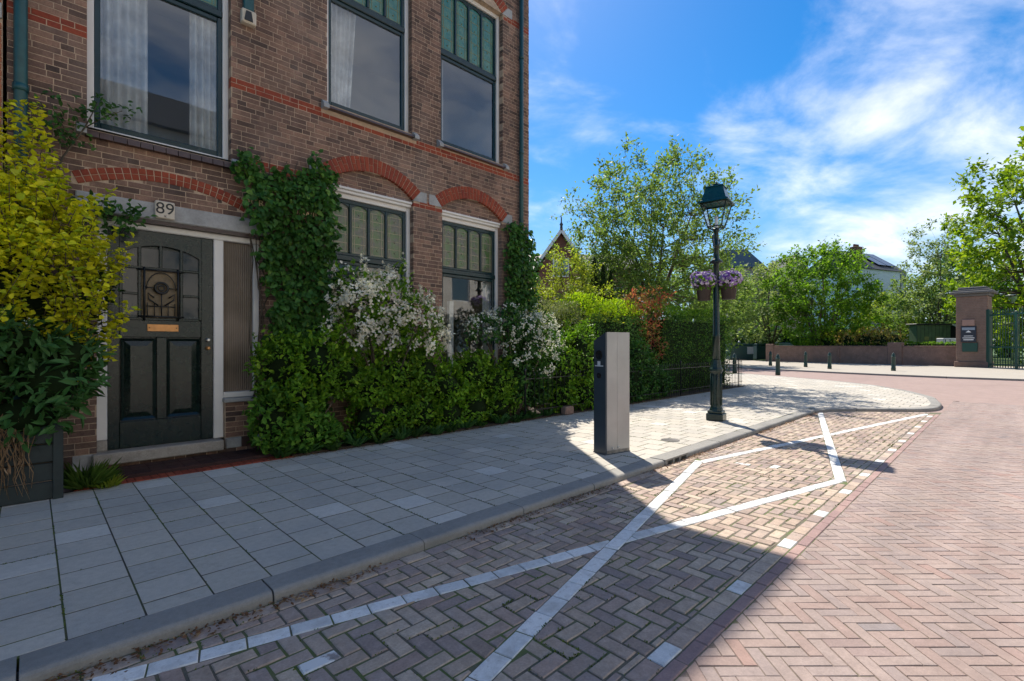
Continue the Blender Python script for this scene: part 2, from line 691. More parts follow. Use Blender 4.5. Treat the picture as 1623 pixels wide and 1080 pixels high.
M_brick = piece('facade_brick', [(0, (0.101, 0.065, 0.051)), (0.2, (0.184, 0.113, 0.084)), (0.4, (0.269, 0.163, 0.116)), (0.55, (0.149, 0.093, 0.073)), (0.72, (0.233, 0.138, 0.100)), (0.86, (0.298, 0.176, 0.122)), (0.94, (0.138, 0.089, 0.071)), (1, (0.083, 0.057, 0.047))],
                grain=70, gamt=0.28, stain=(0.055, 0.046, 0.043), stain_scale=1.15, stain_rng=(0.5, 0.68), stain_amt=0.62, bumpy=0.6, moss=(0.30, 0.25, 0.21), moss_scale=0.75, moss_rng=(0.52, 0.68), moss_amt=0.35, streak=((3.2, 3.2, 0.45), 0.22))
M_red = piece('red_brick', [(0, (0.241, 0.048, 0.024)), (0.5, (0.300, 0.064, 0.031)), (0.85, (0.213, 0.043, 0.026)), (1, (0.339, 0.086, 0.043))], grain=70, gamt=0.2, bumpy=0.5)
M_orange = piece('orange_brick', [(0, (0.324, 0.114, 0.054)), (0.6, (0.408, 0.150, 0.072)), (1, (0.264, 0.096, 0.054))], grain=60, gamt=0.25)
M_mortar = piece('mortar', [(0, (0.467, 0.346, 0.243)), (1, (0.467, 0.346, 0.243))], grain=90, gamt=0.25, stain=(0.12, 0.10, 0.085), stain_scale=1.2, stain_rng=(0.5, 0.75), stain_amt=0.6)
M_stone = piece('grey_stone', [(0, (0.336, 0.342, 0.336)), (1, (0.408, 0.402, 0.384))], grain=50, gamt=0.14, stain=(0.14, 0.13, 0.115), stain_scale=3, stain_amt=0.5)
M_darkstone = piece('sill_brick', [(0, (0.055, 0.032, 0.028)), (1, (0.085, 0.05, 0.042))], rough=0.35, grain=40, gamt=0.25, spec=0.5)
M_cream = plain('cream_stone', (0.60, 0.53, 0.42), 0.7, var=0.15)
M_whitepaint = plain('white_paint', (0.72, 0.70, 0.66), 0.35, var=0.06, scale=4)
M_green = plain('green_gloss', (0.008, 0.03, 0.034), 0.22, var=0.2, spec=0.5)
M_teal = plain('teal_pipe', (0.012, 0.075, 0.08), 0.4, var=0.25, scale=9)
M_door = plain('door_gloss', (0.008, 0.018, 0.0145), 0.2, var=0.25, scale=8, spec=0.5)
M_doorblue = plain('door_bevel', (0.016, 0.03, 0.034), 0.25)
M_iron = plain('black_iron', (0.010, 0.012, 0.013), 0.42)
M_brass = plain('brass', (0.55, 0.28, 0.11), 0.38, metal=0.75, var=0.2, scale=20)
M_chrome = plain('nickel', (0.7, 0.68, 0.62), 0.25, metal=0.9)
M_gold = plain('gilt', (0.75, 0.58, 0.33), 0.4, var=0.1)
M_glass = glassmat('window_glass', (0.95, 0.97, 0.97), 1.85, wav=0.03)
M_amber = glassmat('amber_glass', (0.62, 0.5, 0.33), 1.6, 0.1)
M_darkglass = plain('door_glass', (0.022, 0.026, 0.028), 0.12, spec=0.7)
M_lantern = glassmat('lantern_glass', (0.97, 0.98, 0.98), 1.4, 0.05)
M_curtain = leafmat('curtain', [(0, (0.80, 0.80, 0.79)), (1, (0.80, 0.80, 0.79))], 0.5, 0.9, 0.1, (1, 1, 1))
M_room = plain('room_plaster', (0.46, 0.56, 0.68), 0.9, var=0.05, scale=1.0)
M_roomtan = plain('room_tan', (0.34, 0.27, 0.20), 0.9, var=0.15, scale=1.0)
M_dark = plain('dark_void', (0.008, 0.008, 0.008), 0.9)
M_slateblue = piece('slate_blue', [(0, (0.075, 0.105, 0.14)), (1, (0.09, 0.12, 0.155))], grain=12, rough=0.6)
M_slate = piece('slate', [(0, (0.036, 0.039, 0.044)), (1, (0.055, 0.058, 0.065))], grain=12, rough=0.6)
M_mat = piece('doorstep_tile', [(0, (0.04, 0.018, 0.016)), (1, (0.06, 0.025, 0.02))], grain=60, rough=0.7)
M_step = piece('threshold_stone', [(0, (0.34, 0.31, 0.27)), (1, (0.34, 0.31, 0.27))], grain=60, gamt=0.2, stain=(0.15, 0.13, 0.11), stain_scale=6)
M_steel = plain('brushed_steel', (0.36, 0.365, 0.37), 0.36, metal=0.6, var=0.14, scale=2.2)
M_anthra = plain('anthracite', (0.05, 0.065, 0.08), 0.35, var=0.1)
M_paintwhite = plain('mark_white', (0.8, 0.8, 0.78), 0.5)
M_lampgreen = plain('lamp_green', (0.006, 0.022, 0.018), 0.3, var=0.3, scale=10, spec=0.5)
M_lamproof = plain('lamp_roof', (0.008, 0.065, 0.068), 0.3, var=0.2, spec=0.5)
M_pot = plain('pot_plastic', (0.028, 0.018, 0.017), 0.5)
M_bollard = plain('bollard_green', (0.012, 0.042, 0.033), 0.45)
M_gate = plain('gate_green', (0.008, 0.062, 0.046), 0.4)
M_planter = plain('planter_wood', (0.013, 0.024, 0.024), 0.55, var=0.35, scale=12)
M_bark = piece('bark', [(0, (0.075, 0.058, 0.04)), (1, (0.10, 0.08, 0.055))], grain=40, gamt=0.4, bumpy=0.8)
M_dry = leafmat('dry_stem', [(0, (0.30, 0.19, 0.10)), (0.6, (0.20, 0.12, 0.065)), (1, (0.38, 0.27, 0.16))], 0.15)
M_pinkbrick = piece('park_brick', [(0, (0.20, 0.125, 0.095)), (1, (0.26, 0.165, 0.125))], grain=20, gamt=0.25, stain=(0.13, 0.10, 0.075), stain_scale=1.1, stain_amt=0.5)
M_housewhite = plain('render_white', (0.75, 0.76, 0.76), 0.8, var=0.05, scale=0.6)
M_panel = plain('solar_panel', (0.016, 0.022, 0.04), 0.2, spec=0.6)
M_farbrick = piece('far_brick', [(0, (0.19, 0.085, 0.055)), (1, (0.19, 0.085, 0.055))], grain=6, gamt=0.2)
M_fartan = plain('far_tan', (0.30, 0.25, 0.20), 0.8, scale=1)
M_winblue = plain('far_glass', (0.08, 0.14, 0.18), 0.1, spec=0.8)
M_lightbrick = piece('opposite_brick', [(0, (0.70, 0.67, 0.60)), (1, (0.70, 0.67, 0.60))], grain=8, gamt=0.2)
M_bin = plain('container_green', (0.010, 0.05, 0.045), 0.4)
M_shed = plain('shed_green', (0.06, 0.105, 0.045), 0.6, var=0.3, scale=3)
M_carblue = plain('car_paint', (0.04, 0.10, 0.25), 0.2, spec=0.6, coat=1.0)

# two leaded-glass looks: small panes with lead lines
def leadmat(name, base, patch, edge):
    m, nt, b = _base(name)
    vec = position(nt)
    n = noise_node(nt, 7, 3, vec=vec)
    c = mixcol(nt, base, patch, maprange(nt, n, 0.42, 0.58))
    nt.links.new(c, b.inputs['Base Color'])
    b.inputs['Roughness'].default_value = 0.12
    b.inputs['Specular IOR Level'].default_value = 0.7
    bump(nt, b, noise_node(nt, 16, 2), 0.25, 0.02)
    return m


M_lead_up = leadmat('leaded_teal', (0.025, 0.16, 0.14), (0.07, 0.20, 0.15), None)
M_lead_dn = leadmat('leaded_green', (0.085, 0.15, 0.055), (0.12, 0.125, 0.10), None)
M_leadline = plain('lead_came', (0.36, 0.31, 0.22), 0.45, metal=0.4)
M_leadgold = plain('came_gold', (0.22, 0.20, 0.06), 0.45)

# ribbed glass of the sidelight, with its brownish reflection put into the colour
_m, _nt, _b = _base('ribbed_glass')
_w = nd(_nt, 'ShaderNodeTexWave', wave_type='BANDS', bands_direction='X')
_w.inputs['Scale'].default_value = 14.0
_nt.links.new(position(_nt), _w.inputs[0])
_c = mixcol(_nt, (0.10, 0.075, 0.05), (0.20, 0.15, 0.11), maprange(_nt, noise_node(_nt, 1.6, 4), 0.35, 0.65))
_c = mixcol(_nt, _c, maprange(_nt, _w.outputs[1], 0, 1, 0.75, 1.2), 1.0, 'MULTIPLY')
_nt.links.new(_c, _b.inputs['Base Color'])
_b.inputs['Roughness'].default_value = 0.25
bump(_nt, _b, _w.outputs[1], 0.6, 0.01)
M_ribbed = _m

L_yellow = leafmat('leaf_golden', [(0, (0.68, 0.65, 0.02)), (0.35, (0.86, 0.80, 0.03)), (0.7, (0.62, 0.66, 0.03)), (0.9, (0.34, 0.46, 0.03)), (1, (0.90, 0.84, 0.08))], 0.3, tint=(1.05, 1.05, 0.5))
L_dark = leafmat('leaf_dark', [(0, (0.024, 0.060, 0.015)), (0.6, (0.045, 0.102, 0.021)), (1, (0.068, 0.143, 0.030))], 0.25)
L_ivy = leafmat('leaf_creeper', [(0, (0.029, 0.089, 0.019)), (0.6, (0.052, 0.143, 0.029)), (0.93, (0.082, 0.203, 0.036)), (1, (0.162, 0.276, 0.049))], 0.25, rough=0.32)
L_bush = leafmat('leaf_bush', [(0, (0.063, 0.149, 0.013)), (0.5, (0.124, 0.269, 0.020)), (0.85, (0.202, 0.373, 0.024)), (1, (0.297, 0.462, 0.033))], 0.3, rough=0.4)
L_vary = leafmat('leaf_variegated', [(0, (0.09, 0.16, 0.035)), (0.26, (0.16, 0.23, 0.06)), (0.33, (0.70, 0.66, 0.48)), (1, (0.92, 0.88, 0.72))], 0.25, rough=0.5, tint=(1, 1, 0.9))
L_vary2 = leafmat('leaf_silver', [(0, (0.07, 0.12, 0.03)), (0.42, (0.11, 0.17, 0.05)), (0.5, (0.50, 0.50, 0.36)), (1, (0.80, 0.78, 0.64))], 0.25, rough=0.5, tint=(1, 1, 0.9))
L_valerian = leafmat('leaf_lance', [(0, (0.039, 0.111, 0.026)), (1, (0.078, 0.182, 0.052))], 0.25, rough=0.4)
L_lime_backlit = leafmat('leaf_lime_backlit', [(0, (0.17, 0.32, 0.012)), (0.6, (0.28, 0.44, 0.015)), (1, (0.38, 0.50, 0.02))], 0.55)  # lime brightened for the backlight on the hedge top
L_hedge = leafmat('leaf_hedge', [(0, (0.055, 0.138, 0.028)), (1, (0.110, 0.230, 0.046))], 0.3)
L_greyhedge = leafmat('leaf_greyhedge', [(0, (0.096, 0.136, 0.056)), (0.7, (0.160, 0.200, 0.096)), (1, (0.352, 0.368, 0.224))], 0.3)
L_yew = leafmat('leaf_yew', [(0, (0.038, 0.106, 0.019)), (0.7, (0.067, 0.173, 0.023)), (1, (0.154, 0.288, 0.029))], 0.2)
L_red = leafmat('leaf_red', [(0, (0.30, 0.07, 0.06)), (0.35, (0.36, 0.12, 0.07)), (0.6, (0.34, 0.22, 0.09)), (0.75, (0.20, 0.22, 0.05)), (1, (0.12, 0.18, 0.04))], 0.45, tint=(1.2, 1.0, 0.7))
L_tree = leafmat('leaf_tree', [(0, (0.098, 0.174, 0.044)), (0.6, (0.157, 0.251, 0.063)), (1, (0.220, 0.317, 0.095))], 0.52)
L_tree2 = leafmat('leaf_bright', [(0, (0.078, 0.176, 0.016)), (0.6, (0.130, 0.260, 0.023)), (1, (0.195, 0.338, 0.033))], 0.52)
L_pale = leafmat('leaf_pale', [(0, (0.143, 0.208, 0.078)), (0.6, (0.215, 0.286, 0.117)), (1, (0.312, 0.377, 0.195))], 0.52)
L_chest = leafmat('leaf_chestnut', [(0, (0.110, 0.198, 0.016)), (0.6, (0.195, 0.309, 0.019)), (1, (0.316, 0.395, 0.026))], 0.52)
L_ygreen = leafmat('leaf_yellowgreen', [(0, (0.156, 0.234, 0.026)), (0.6, (0.247, 0.325, 0.033)), (1, (0.364, 0.403, 0.052))], 0.52)
L_orange = leafmat('leaf_orange', [(0, (0.375, 0.213, 0.062)), (0.5, (0.300, 0.300, 0.062)), (1, (0.450, 0.375, 0.150))], 0.4)
L_grass = leafmat('grass_blade', [(0, (0.06, 0.13, 0.02)), (1, (0.13, 0.21, 0.04))], 0.3)
L_moss = leafmat('moss', [(0, (0.05, 0.085, 0.015)), (0.7, (0.09, 0.14, 0.02)), (1, (0.15, 0.19, 0.03))], 0.2)
L_litter = leafmat('leaf_litter', [(0, (0.12, 0.055, 0.025)), (0.6, (0.20, 0.10, 0.05)), (1, (0.34, 0.24, 0.13))], 0.2)
L_flower = leafmat('petal_purple', [(0, (0.16, 0.05, 0.36)), (0.45, (0.28, 0.12, 0.50)), (0.55, (0.55, 0.45, 0.62)), (1, (0.78, 0.75, 0.76))], 0.3, tint=(1, 1, 1))
L_white = leafmat('petal_white', [(0, (0.7, 0.7, 0.62)), (1, (0.8, 0.8, 0.74))], 0.3, tint=(1, 1, 1))


# ------------------------------------------------------------------ the ground
WALK = 0.10                                     # top of the pavement
ROAD = 0.04                                     # top of the road bricks
KS = 0.973                                      # laying plan of the road bricks to metres
struct('ground', Geo().prism([(-300, -300), (500, -300), (500, 500), (-300, 500)], -0.5, -0.12), M_lawn, 'green ground stretching behind the houses and the park')

NOSE = [(11.95, 2.862), (12.4, 2.6), (13.5, 1.40), (13.8, 1.18), (14.25, 1.08), (15.1, 1.09), (16.9, 1.36), (18.7, 2.06), (20.75, 3.3), (22.35, 5.17), (24.05, 8.1), (26.0, 11.5), (30.0, 19.0), (34, 27)]
road = struct('road', Geo().prism([(-12, -9), (60, -9), (60, 50), (-12, 50)], -0.10, ROAD - 0.014), M_roadfar, 'red clinker road curving past the corner')
Geo().prism([(-3, -3.1), (16.0, -3.1), (16.0, 1.0), (-3, 1.0)], ROAD - 0.0135, ROAD - 0.0035).build('joint_bed', M_roadjoint, road)

# road clinkers in a 45 degree herringbone
def herringbone(L, W, ang, box, gap):
    """Yields brick polygons (with the joint taken off) that cover box=(x0,y0,x1,y1); L must be a whole multiple of W."""
    n = round(L / W)
    ca, sa = math.cos(ang), math.sin(ang)
    x0, y0, x1, y1 = box
    cx, cy = (x0 + x1) / 2, (y0 + y1) / 2
    rad = math.hypot(x1 - x0, y1 - y0) / 2 + 2 * L
    N = int(rad / W) + 4
    g = gap / 2
    for i in range(-N, N + 1):
        # stair rows: in row i (height W) bricks repeat every 2L, one lying and the ends of n standing ones
        for j in range(-int(rad / L) - 2, int(rad / L) + 3):
            px, py = i * W + j * 2 * L, i * W
            for (ax, ay, w, h) in ((px, py, L, W), (px + L, py, W, L)):
                w_, h_ = w, h
                if (w, h) == (W, L):
                    ay = py - L + W
                P = [(ax + g, ay + g), (ax + w_ - g, ay + g), (ax + w_ - g, ay + h_ - g), (ax + g, ay + h_ - g)]
                Q = [(cx + x * ca - y * sa, cy + x * sa + y * ca) for x, y in P]
                mx = sum(q[0] for q in Q) / 4
                my = sum(q[1] for q in Q) / 4
                if x0 - L < mx < x1 + L and y0 - L < my < y1 + L:
                    yield Q


def dist_key(P):
    x = sum(p[0] for p in P) / len(P)
    y = sum(p[1] for p in P) / len(P)
    return math.hypot(x, y) if in_view(x, y, 0.02) and depth(x, y) > 1.95 else 1e6


rp = []
for Q in herringbone(0.207, 0.069, R(45) + R(0.6), (-0.5, -3.2, 17.0, 1.03), 0.005):
    P = clip(Q, 0, 1, 1.028)
    if len(P) < 3 or parea(P) < 0.0008:
        continue
    mx = sum(q[0] for q in P) / len(P); my = sum(q[1] for q in P) / len(P)
    if not in_view(mx, my, 0.45):
        continue
    jx, jy = random.gauss(0, .0011), random.gauss(0, .0011)
    rp.append(([(x + jx + random.gauss(0, .0007), y + jy + random.gauss(0, .0007)) for x, y in P], None, None))
rp = [([(x * KS, y * KS) for x, y in P], a, b) for P, a, b in rp]
lay(rp, road, 'brick', 'bricks_beyond', M_clinker, 0.0, -0.03, 0.002, loc=(0, 0, ROAD), key=dist_key, jit=0.001, tilt=0.011)

# parking bay between kerb and road
bay = struct('parking_bay', Geo().prism([(-3, 1.0005), (13.75, 1.0005), (12.25, 2.72), (11.9, 2.88), (-3, 2.88)], ROAD - 0.0095, ROAD - 0.0045), M_bayjoint, 'brown brick parking bay crossed out with white brick lines')
LINES = [((-0.6, 2.975), (6.25, 1.30)), ((0.0, 1.30), (6.05, 2.76)), ((6.0, 2.72), (13.6, 1.23)), ((6.25, 1.28), (12.6, 2.985))]


def strip(a, b, w):
    dx, dy = b[0] - a[0], b[1] - a[1]
    l = math.hypot(dx, dy)
    nx, ny = -dy / l, dx / l
    c = nx * a[0] + ny * a[1]
    return nx, ny, c - w / 2, c + w / 2


LW = 0.105
STR = [strip(a, b, LW) for a, b in LINES]
bp = []
for Q in herringbone(0.188, 0.094, R(90) - R(0.8), (-1.0, 1.2, 14.0, 2.86), 0.0105):
    P = clip(Q, 0, -1, -1.207)
    if P:
        P = clip(P, 0, 1, 2.825)
    if P:
        P = clip(P, 1.09, 1, 2.60 + 1.09 * 12.74)
    if not P:
        continue
    mx = sum(q[0] for q in P) / len(P)
    my = sum(q[1] for q in P) / len(P)
    if not in_view(mx, my, 0.5):
        continue
    todo = [P]
    for k, (nx, ny, lo, hi) in enumerate(STR):
        a, b = LINES[k]
        nxt = []
        for T in todo:
            tx = sum(q[0] for q in T) / len(T)
            if not (a[0] - 0.12 < tx < b[0] + 0.12):
                nxt.append(T)
                continue
            for T2 in (clip(T, nx, ny, lo - 0.004), clip(T, -nx, -ny, -hi - 0.004)):
                if len(T2) > 2:
                    nxt.append(T2)
        todo = nxt
    for T in todo:
        if len(T) > 2 and parea(T) > 0.0007:
            rr = random.random()
            bp.append((offset_poly([(x + random.gauss(0, 0.0012), y + random.gauss(0, 0.0012)) for x, y in T], 0.0006), None, None))
# edge course next to the kerb, course with white blocks, purple edge course
x = -1.0
while x < 12.2:
    L = random.choice((0.19, 0.2, 0.21))
    Tk = [[(x + 0.004, 2.835), (x + L - 0.004, 2.835), (x + L - 0.004, 2.935), (x + 0.004, 2.935)]]
    for k, (nx, ny, lo, hi) in enumerate(STR):
        if LINES[k][0][0] - .3 < x < LINES[k][1][0] + .1:
            Tk = [t2 for t in Tk for t2 in (clip(t, nx, ny, lo - .004), clip(t, -nx, -ny, -hi - .004)) if len(t2) > 2 and parea(t2) > .001]
    for t in Tk:
        bp.append((t, None, None))
    x += L
i = 0
x = 2.06 - 0.184 * 15
while x < 13.5:
    w = (i % 5 == 0)
    bp.append(([(x + 0.003, 1.108), (x + 0.181, 1.108), (x + 0.181, 1.199), (x + 0.003, 1.199)], None, M_white if w else None))
    x += 0.184
    i += 1
x = -1.0
while x < 13.6:
    bp.append(([(x + 0.0025, 1.034), (x + 0.2075, 1.034), (x + 0.2075, 1.102), (x + 0.0025, 1.102)], None, M_edge))
    x += 0.21
# two loose white blocks and a few repaired spots inside the bay
for k, (a, b) in enumerate(LINES):
    nx, ny, lo, hi = STR[k]
    dx, dy = b[0] - a[0], b[1] - a[1]
    l = math.hypot(dx, dy)
    ux, uy = dx / l, dy / l
    s = 0.0
    while s < l:
        L = 0.205 if k != 0 else 0.20
        e = min(s + L, l)
        P = [(a[0] + ux * (s + .003) - nx * LW / 2, a[1] + uy * (s + .003) - ny * LW / 2), (a[0] + ux * (e - .003) - nx * LW / 2, a[1] + uy * (e - .003) - ny * LW / 2),
             (a[0] + ux * (e - .003) + nx * LW / 2, a[1] + uy * (e - .003) + ny * LW / 2), (a[0] + ux * (s + .003) + nx * LW / 2, a[1] + uy * (s + .003) + ny * LW / 2)]
        P = clip(P, 0, 1, 2.935)
        P = clip(P, 0, -1, -1.207) if P else P
        P = clip(P, 1.09, 1, 2.60 + 1.09 * 12.74) if P else P
        parts = [P] if P else []
        if k in (0, 2):                      # the other diagonal runs through
            o = STR[k + 1]
            parts = [T for T in (clip(P, o[0], o[1], o[2] - .003), clip(P, -o[0], -o[1], -o[3] - .003)) if len(T) > 2] if P else []
        for T in parts:
            if len(T) > 2 and parea(T) > 0.0008:
                bp.append((T, None, M_white))
        s = e
for (wx, wy) in ((0.93, 2.22), (6.32, 2.33), (6.42, 1.98)):
    k = min((i for i in range(len(bp)) if bp[i][2] is None), key=lambda i: (sum(p[0] for p in bp[i][0]) / len(bp[i][0]) - wx) ** 2 + (sum(p[1] for p in bp[i][0]) / len(bp[i][0]) - wy) ** 2)
    bp[k] = (bp[k][0], None, M_worn)
bp = [([(x * KS, y * KS) for x, y in P], a, b) for P, a, b in bp]
lay(bp, bay, 'brick', 'bricks_beyond', M_bay, 0.0, -0.03, 0.0045, loc=(0, 0, ROAD), key=dist_key, jit=0.0025, tilt=0.024)

# kerb stones swept along the pavement edge
KPROF = [(0.0, -0.04), (0.006, 0.074), (0.012, 0.088), (0.024, 0.0975), (0.038, 0.1005), (0.20, 0.1005), (0.20, -0.04)]    # (inwards, up)


def arc_path(pts, step):
    out = [Vector((p[0], p[1], 0)) for p in pts]
    res = [out[0]]
    for a, b in zip(out[:-1], out[1:]):
        n = max(1, int((b - a).length / step))
        for i in range(1, n + 1):
            res.append(a.lerp(b, i / n))
    return res


def smooth_path(P, it=3):
    P = [p.copy() for p in P]
    for _ in range(it):
        Q = [p.copy() for p in P]
        for i in range(1, len(P) - 1):
            Q[i] = P[i] * 0.5 + (P[i - 1] + P[i + 1]) * 0.25
        P = Q
    return P


kerb = struct('kerb', Geo().prism([(-3, 2.92), (11.9, 2.92), (11.9, 3.02), (-3, 3.02)], -0.09, 0.05), M_kerb, 'grey concrete kerb with rounded edge along the parking bay')
kpath = [Vector((-3.04 + i * 0.2, 2.862, 0)) for i in range(74)] + smooth_path(arc_path([(11.78, 2.862)] + NOSE[1:], 0.2), 2)


def kerb_run(path, a, b):
    g = Geo()
    n = len(KPROF)
    vs = []
    for i in range(a, b + 1):
        d = (path[min(i + 1, len(path) - 1)] - path[max(i - 1, 0)]).normalized()
        if i == a:
            p = path[i] + d * 0.004
        elif i == b:
            p = path[i] - d * 0.004
        else:
            p = path[i]
        nrm = Vector((-d.y, d.x, 0))
        for (w, z) in KPROF:
            q = p + nrm * w
            vs.append((q.x, q.y, z))
    fs = []
    m = b - a
    for i in range(m):
        for k in range(n - 1):
            fs.append((i * n + k, i * n + k + 1, (i + 1) * n + k + 1, (i + 1) * n + k)[::-1])
    fs.append(tuple(range(n)))
    fs.append(tuple(m * n + k for k in range(n))[::-1])
    g.add(vs, fs)
    return g


i = 0
# joints measured at X = 0.0, 1.0, 2.95 ...: stones of one metre
INLET = (42, 45)                                # path nodes taken by the iron kerb inlet
starts = [0, 5, 10, 15, 20, 25, 30, 35, 40, INLET[0], INLET[1], 50, 55, 60, 65, 70] + list(range(74, len(kpath) - 1, 5)) + [len(kpath) - 1]
for a, b in zip(starts[:-1], starts[1:]):
    if (a, b) == INLET:
        continue
    o = kerb_run(kpath, a, b).build('kerb_stone', M_kerb, kerb)
    o.location = (random.gauss(0, 0.0015), random.gauss(0, 0.0015), random.gauss(0, 0.0012))
# cast-iron gully in the kerb
xi0, xi1 = kpath[INLET[0]].x + 0.006, kpath[INLET[1]].x - 0.006
gully = thing('kerb_gully', 'grey gutter inlet with dark slots set into the kerb', 'drain', ((xi0 + xi1) / 2, 2.862, 0))
hw = (xi1 - xi0) / 2
g = Geo()
g.box(-hw, 0.0, 0.083, hw, 0.20, 0.104)
g.box(-hw, 0.10, -0.04, hw, 0.20, 0.0825)
for s in (-1, 1):
    g.box(min(s * hw, s * (hw - .05)), 0.0, -0.04, max(s * hw, s * (hw - .05)), 0.099, 0.0825)
for q in (-0.27 * hw, 0.27 * hw):
    g.box(q - 0.018, 0.004, -0.04, q + 0.018, 0.0985, 0.0824)
g.build('casing', M_kerb, gully)
Geo().box(-hw + .052, 0.09, -0.035, hw - .052, 0.098, 0.082).build('slot', M_dark, gully)

# pavement
inner = []
for i, p in enumerate(kpath):
    d = (kpath[min(i + 1, len(kpath) - 1)] - kpath[max(i - 1, 0)]).normalized()
    inner.append((p.x - d.y * 0.197, p.y + d.x * 0.197))
WPOLY = [q for q in inner] + [(27.5, 30.0), (17.2, 30.0), (17.2, 6.15), (-3, 6.13)]
g = Geo()
lim = [q for q in inner if q[0] > -3.1]
# the pavement body in convex slices, top at the tile bed
slices = [(-3.0, 11.7), (11.7, 14.0)]
g.prism([(-3, 3.04), (11.7, 3.04), (11.7, 6.16), (-3, 6.16)], -0.09, WALK - 0.0015)
prev = None
fan = [q for q in inner if q[0] >= 11.69]
hub = (17.0, 6.16)
for a, b in zip(fan[:-1], fan[1:]):
    T = [a, b, hub]
    if parea(T) > 1e-5:
        g.prism(T, -0.09, WALK - 0.0015)
g.prism([(11.7, 3.04), (17.0, 6.1595), (11.7, 6.1595)], -0.09, WALK - 0.0016)
g.prism([(17.0, 6.1605), fan[-1], (17.0, 40)], -0.09, WALK - 0.0015)
pav = struct('pavement', g, M_joint, 'grey tiled pavement running from the front door to the corner')
T0 = 0.30
pieces = []
cx0 = 0.117 - T0 * 12
col = 0
while cx0 + col * T0 < 24.0:
    x = cx0 + col * T0
    off = 0.15 if col % 2 else 0.0
    y = 1.0 - (1.0 - 3.045) % T0 - off - 0.0
    y = 3.064 - T0 * 7 - off
    while y < 9.0:
        P = [(x + 0.0045, y + 0.0065), (x + T0 - 0.0045, y + 0.0065), (x + T0 - 0.0045, y + T0 - 0.0065), (x + 0.0045, y + T0 - 0.0065)]
        mx, my = x + T0 / 2, y + T0 / 2
        full = True
        if my < 3.3 and mx < 11.6:
            P2 = clip(P, 0, -1, -3.064)
            full = len(P2) > 2 and abs(parea(P2) - parea(P)) < 1e-6
            P = P2
        elif mx >= 11.6:
            ins = [inside(WPOLY, *q) for q in P]
            if not any(ins):
                P = []
            elif not all(ins):
                # clip by the nearest stretch of the inner kerb line
                best = min(range(len(inner) - 1), key=lambda k: (inner[k][0] + inner[k + 1][0] - 2 * mx) ** 2 + (inner[k][1] + inner[k + 1][1] - 2 * my) ** 2)
                for k in (best - 1, best, best + 1):
                    if 0 <= k < len(inner) - 1 and P:
                        a, b = inner[k], inner[k + 1]
                        nx, ny = (b[1] - a[1]), -(b[0] - a[0])
                        l = math.hypot(nx, ny)
                        P = clip(P, nx / l, ny / l, (nx * a[0] + ny * a[1]) / l)
                full = False
        if P and mx < 17.2 and my > 5.9:
            P = clip(P, 0, 1, 6.125)
            full = False
        if len(P) > 2 and parea(P) > 0.004 and in_view(mx, my, 0.5):
            pieces.append((P, ('tile',) if full else None, None))
        y += T0
    col += 1
lay(pieces, pav, 'paving_tile', 'tiles_beyond', M_tile, WALK, WALK - 0.045, 0.001, key=dist_key, jit=0.0007, tilt=0.0035)

# planting bed and back gardens, a hand above the pavement
struct('garden_soil', Geo().prism([(2.28, 6.16), (16.9, 6.16), (16.9, 6.86), (2.28, 6.86)], -0.09, WALK + 0.02).prism([(7.4, 6.861), (16.9, 6.861), (16.9, 30), (7.4, 30)], -0.09, WALK + 0.018), M_soil, 'dark soil of the front gardens')
# far pavement and park ground
fk = [(28.2, -12), (28.35, -0.4), (28.3, 1.9), (28.6, 4.0), (29.1, 6.0), (30.3, 9.4), (31.6, 12.7), (34.2, 18.0), (38, 26)]
farwalk = struct('far_pavement', Geo().prism(fk + [(70, 26), (70, -12)], -0.09, 0.10), M_tilefar, 'pale pavement across the side street before the low brick wall')
kg = Geo()
for (a, b) in zip(fk[:-1], fk[1:]):
    d = Vector((b[0] - a[0], b[1] - a[1], 0)).normalized()
    n = Vector((d.y, -d.x, 0))
    kg.prism([(a[0] - n.x * 0.16, a[1] - n.y * .16), (b[0] - n.x * .16, b[1] - n.y * .16), (b[0], b[1]), (a[0], a[1])][::-1], -0.09, 0.105)
kg.build('kerb_edge', M_kerb, farwalk)
struct('park_ground', Geo().prism([(45.5, -40), (160, -40), (160, 120), (47, 120), (47, 17), (44.6, 14.5), (44.2, 2)], -0.1, 0.14), M_lawn, 'green park ground behind the low brick wall')


# ------------------------------------------------------------------ the house
FY = 6.9                                        # face of the mortar; bricks stand 6 mm proud
HX0, HX1 = -0.17, 7.26
EAVE = 9.37
house = thing('town_house', 'dark brown brick town house with teal downpipe and creeper on the corner', 'house', (0, FY, 0))
house.location = (0, 0, 0)
# openings: (x0, x1, z0, z1)
DOOR = (0.50, 2.16, 0.16, 2.90)
W1 = (0.42, 1.80, 3.80, 6.9)
W2 = (3.04, 4.47, 4.95, 7.9)
W3 = (5.05, 6.53, 4.97, 7.9)
G1 = (3.04, 4.50, 0.75, 3.86)
G2 = (5.08, 6.50, 0.75, 3.86)
RECTS = [DOOR, W1, W2, W3, G1, G2]
ARCHES = [(3.77, 3.05, 1.08, 1.30), (5.79, 3.05, 1.08, 1.30), (3.755, 7.09, 1.08, 1.30), (5.79, 7.09, 1.08, 1.30)]      # cx, cz, inner r, outer r
SPR = 0.727                                     # half angle of the arches (rad)


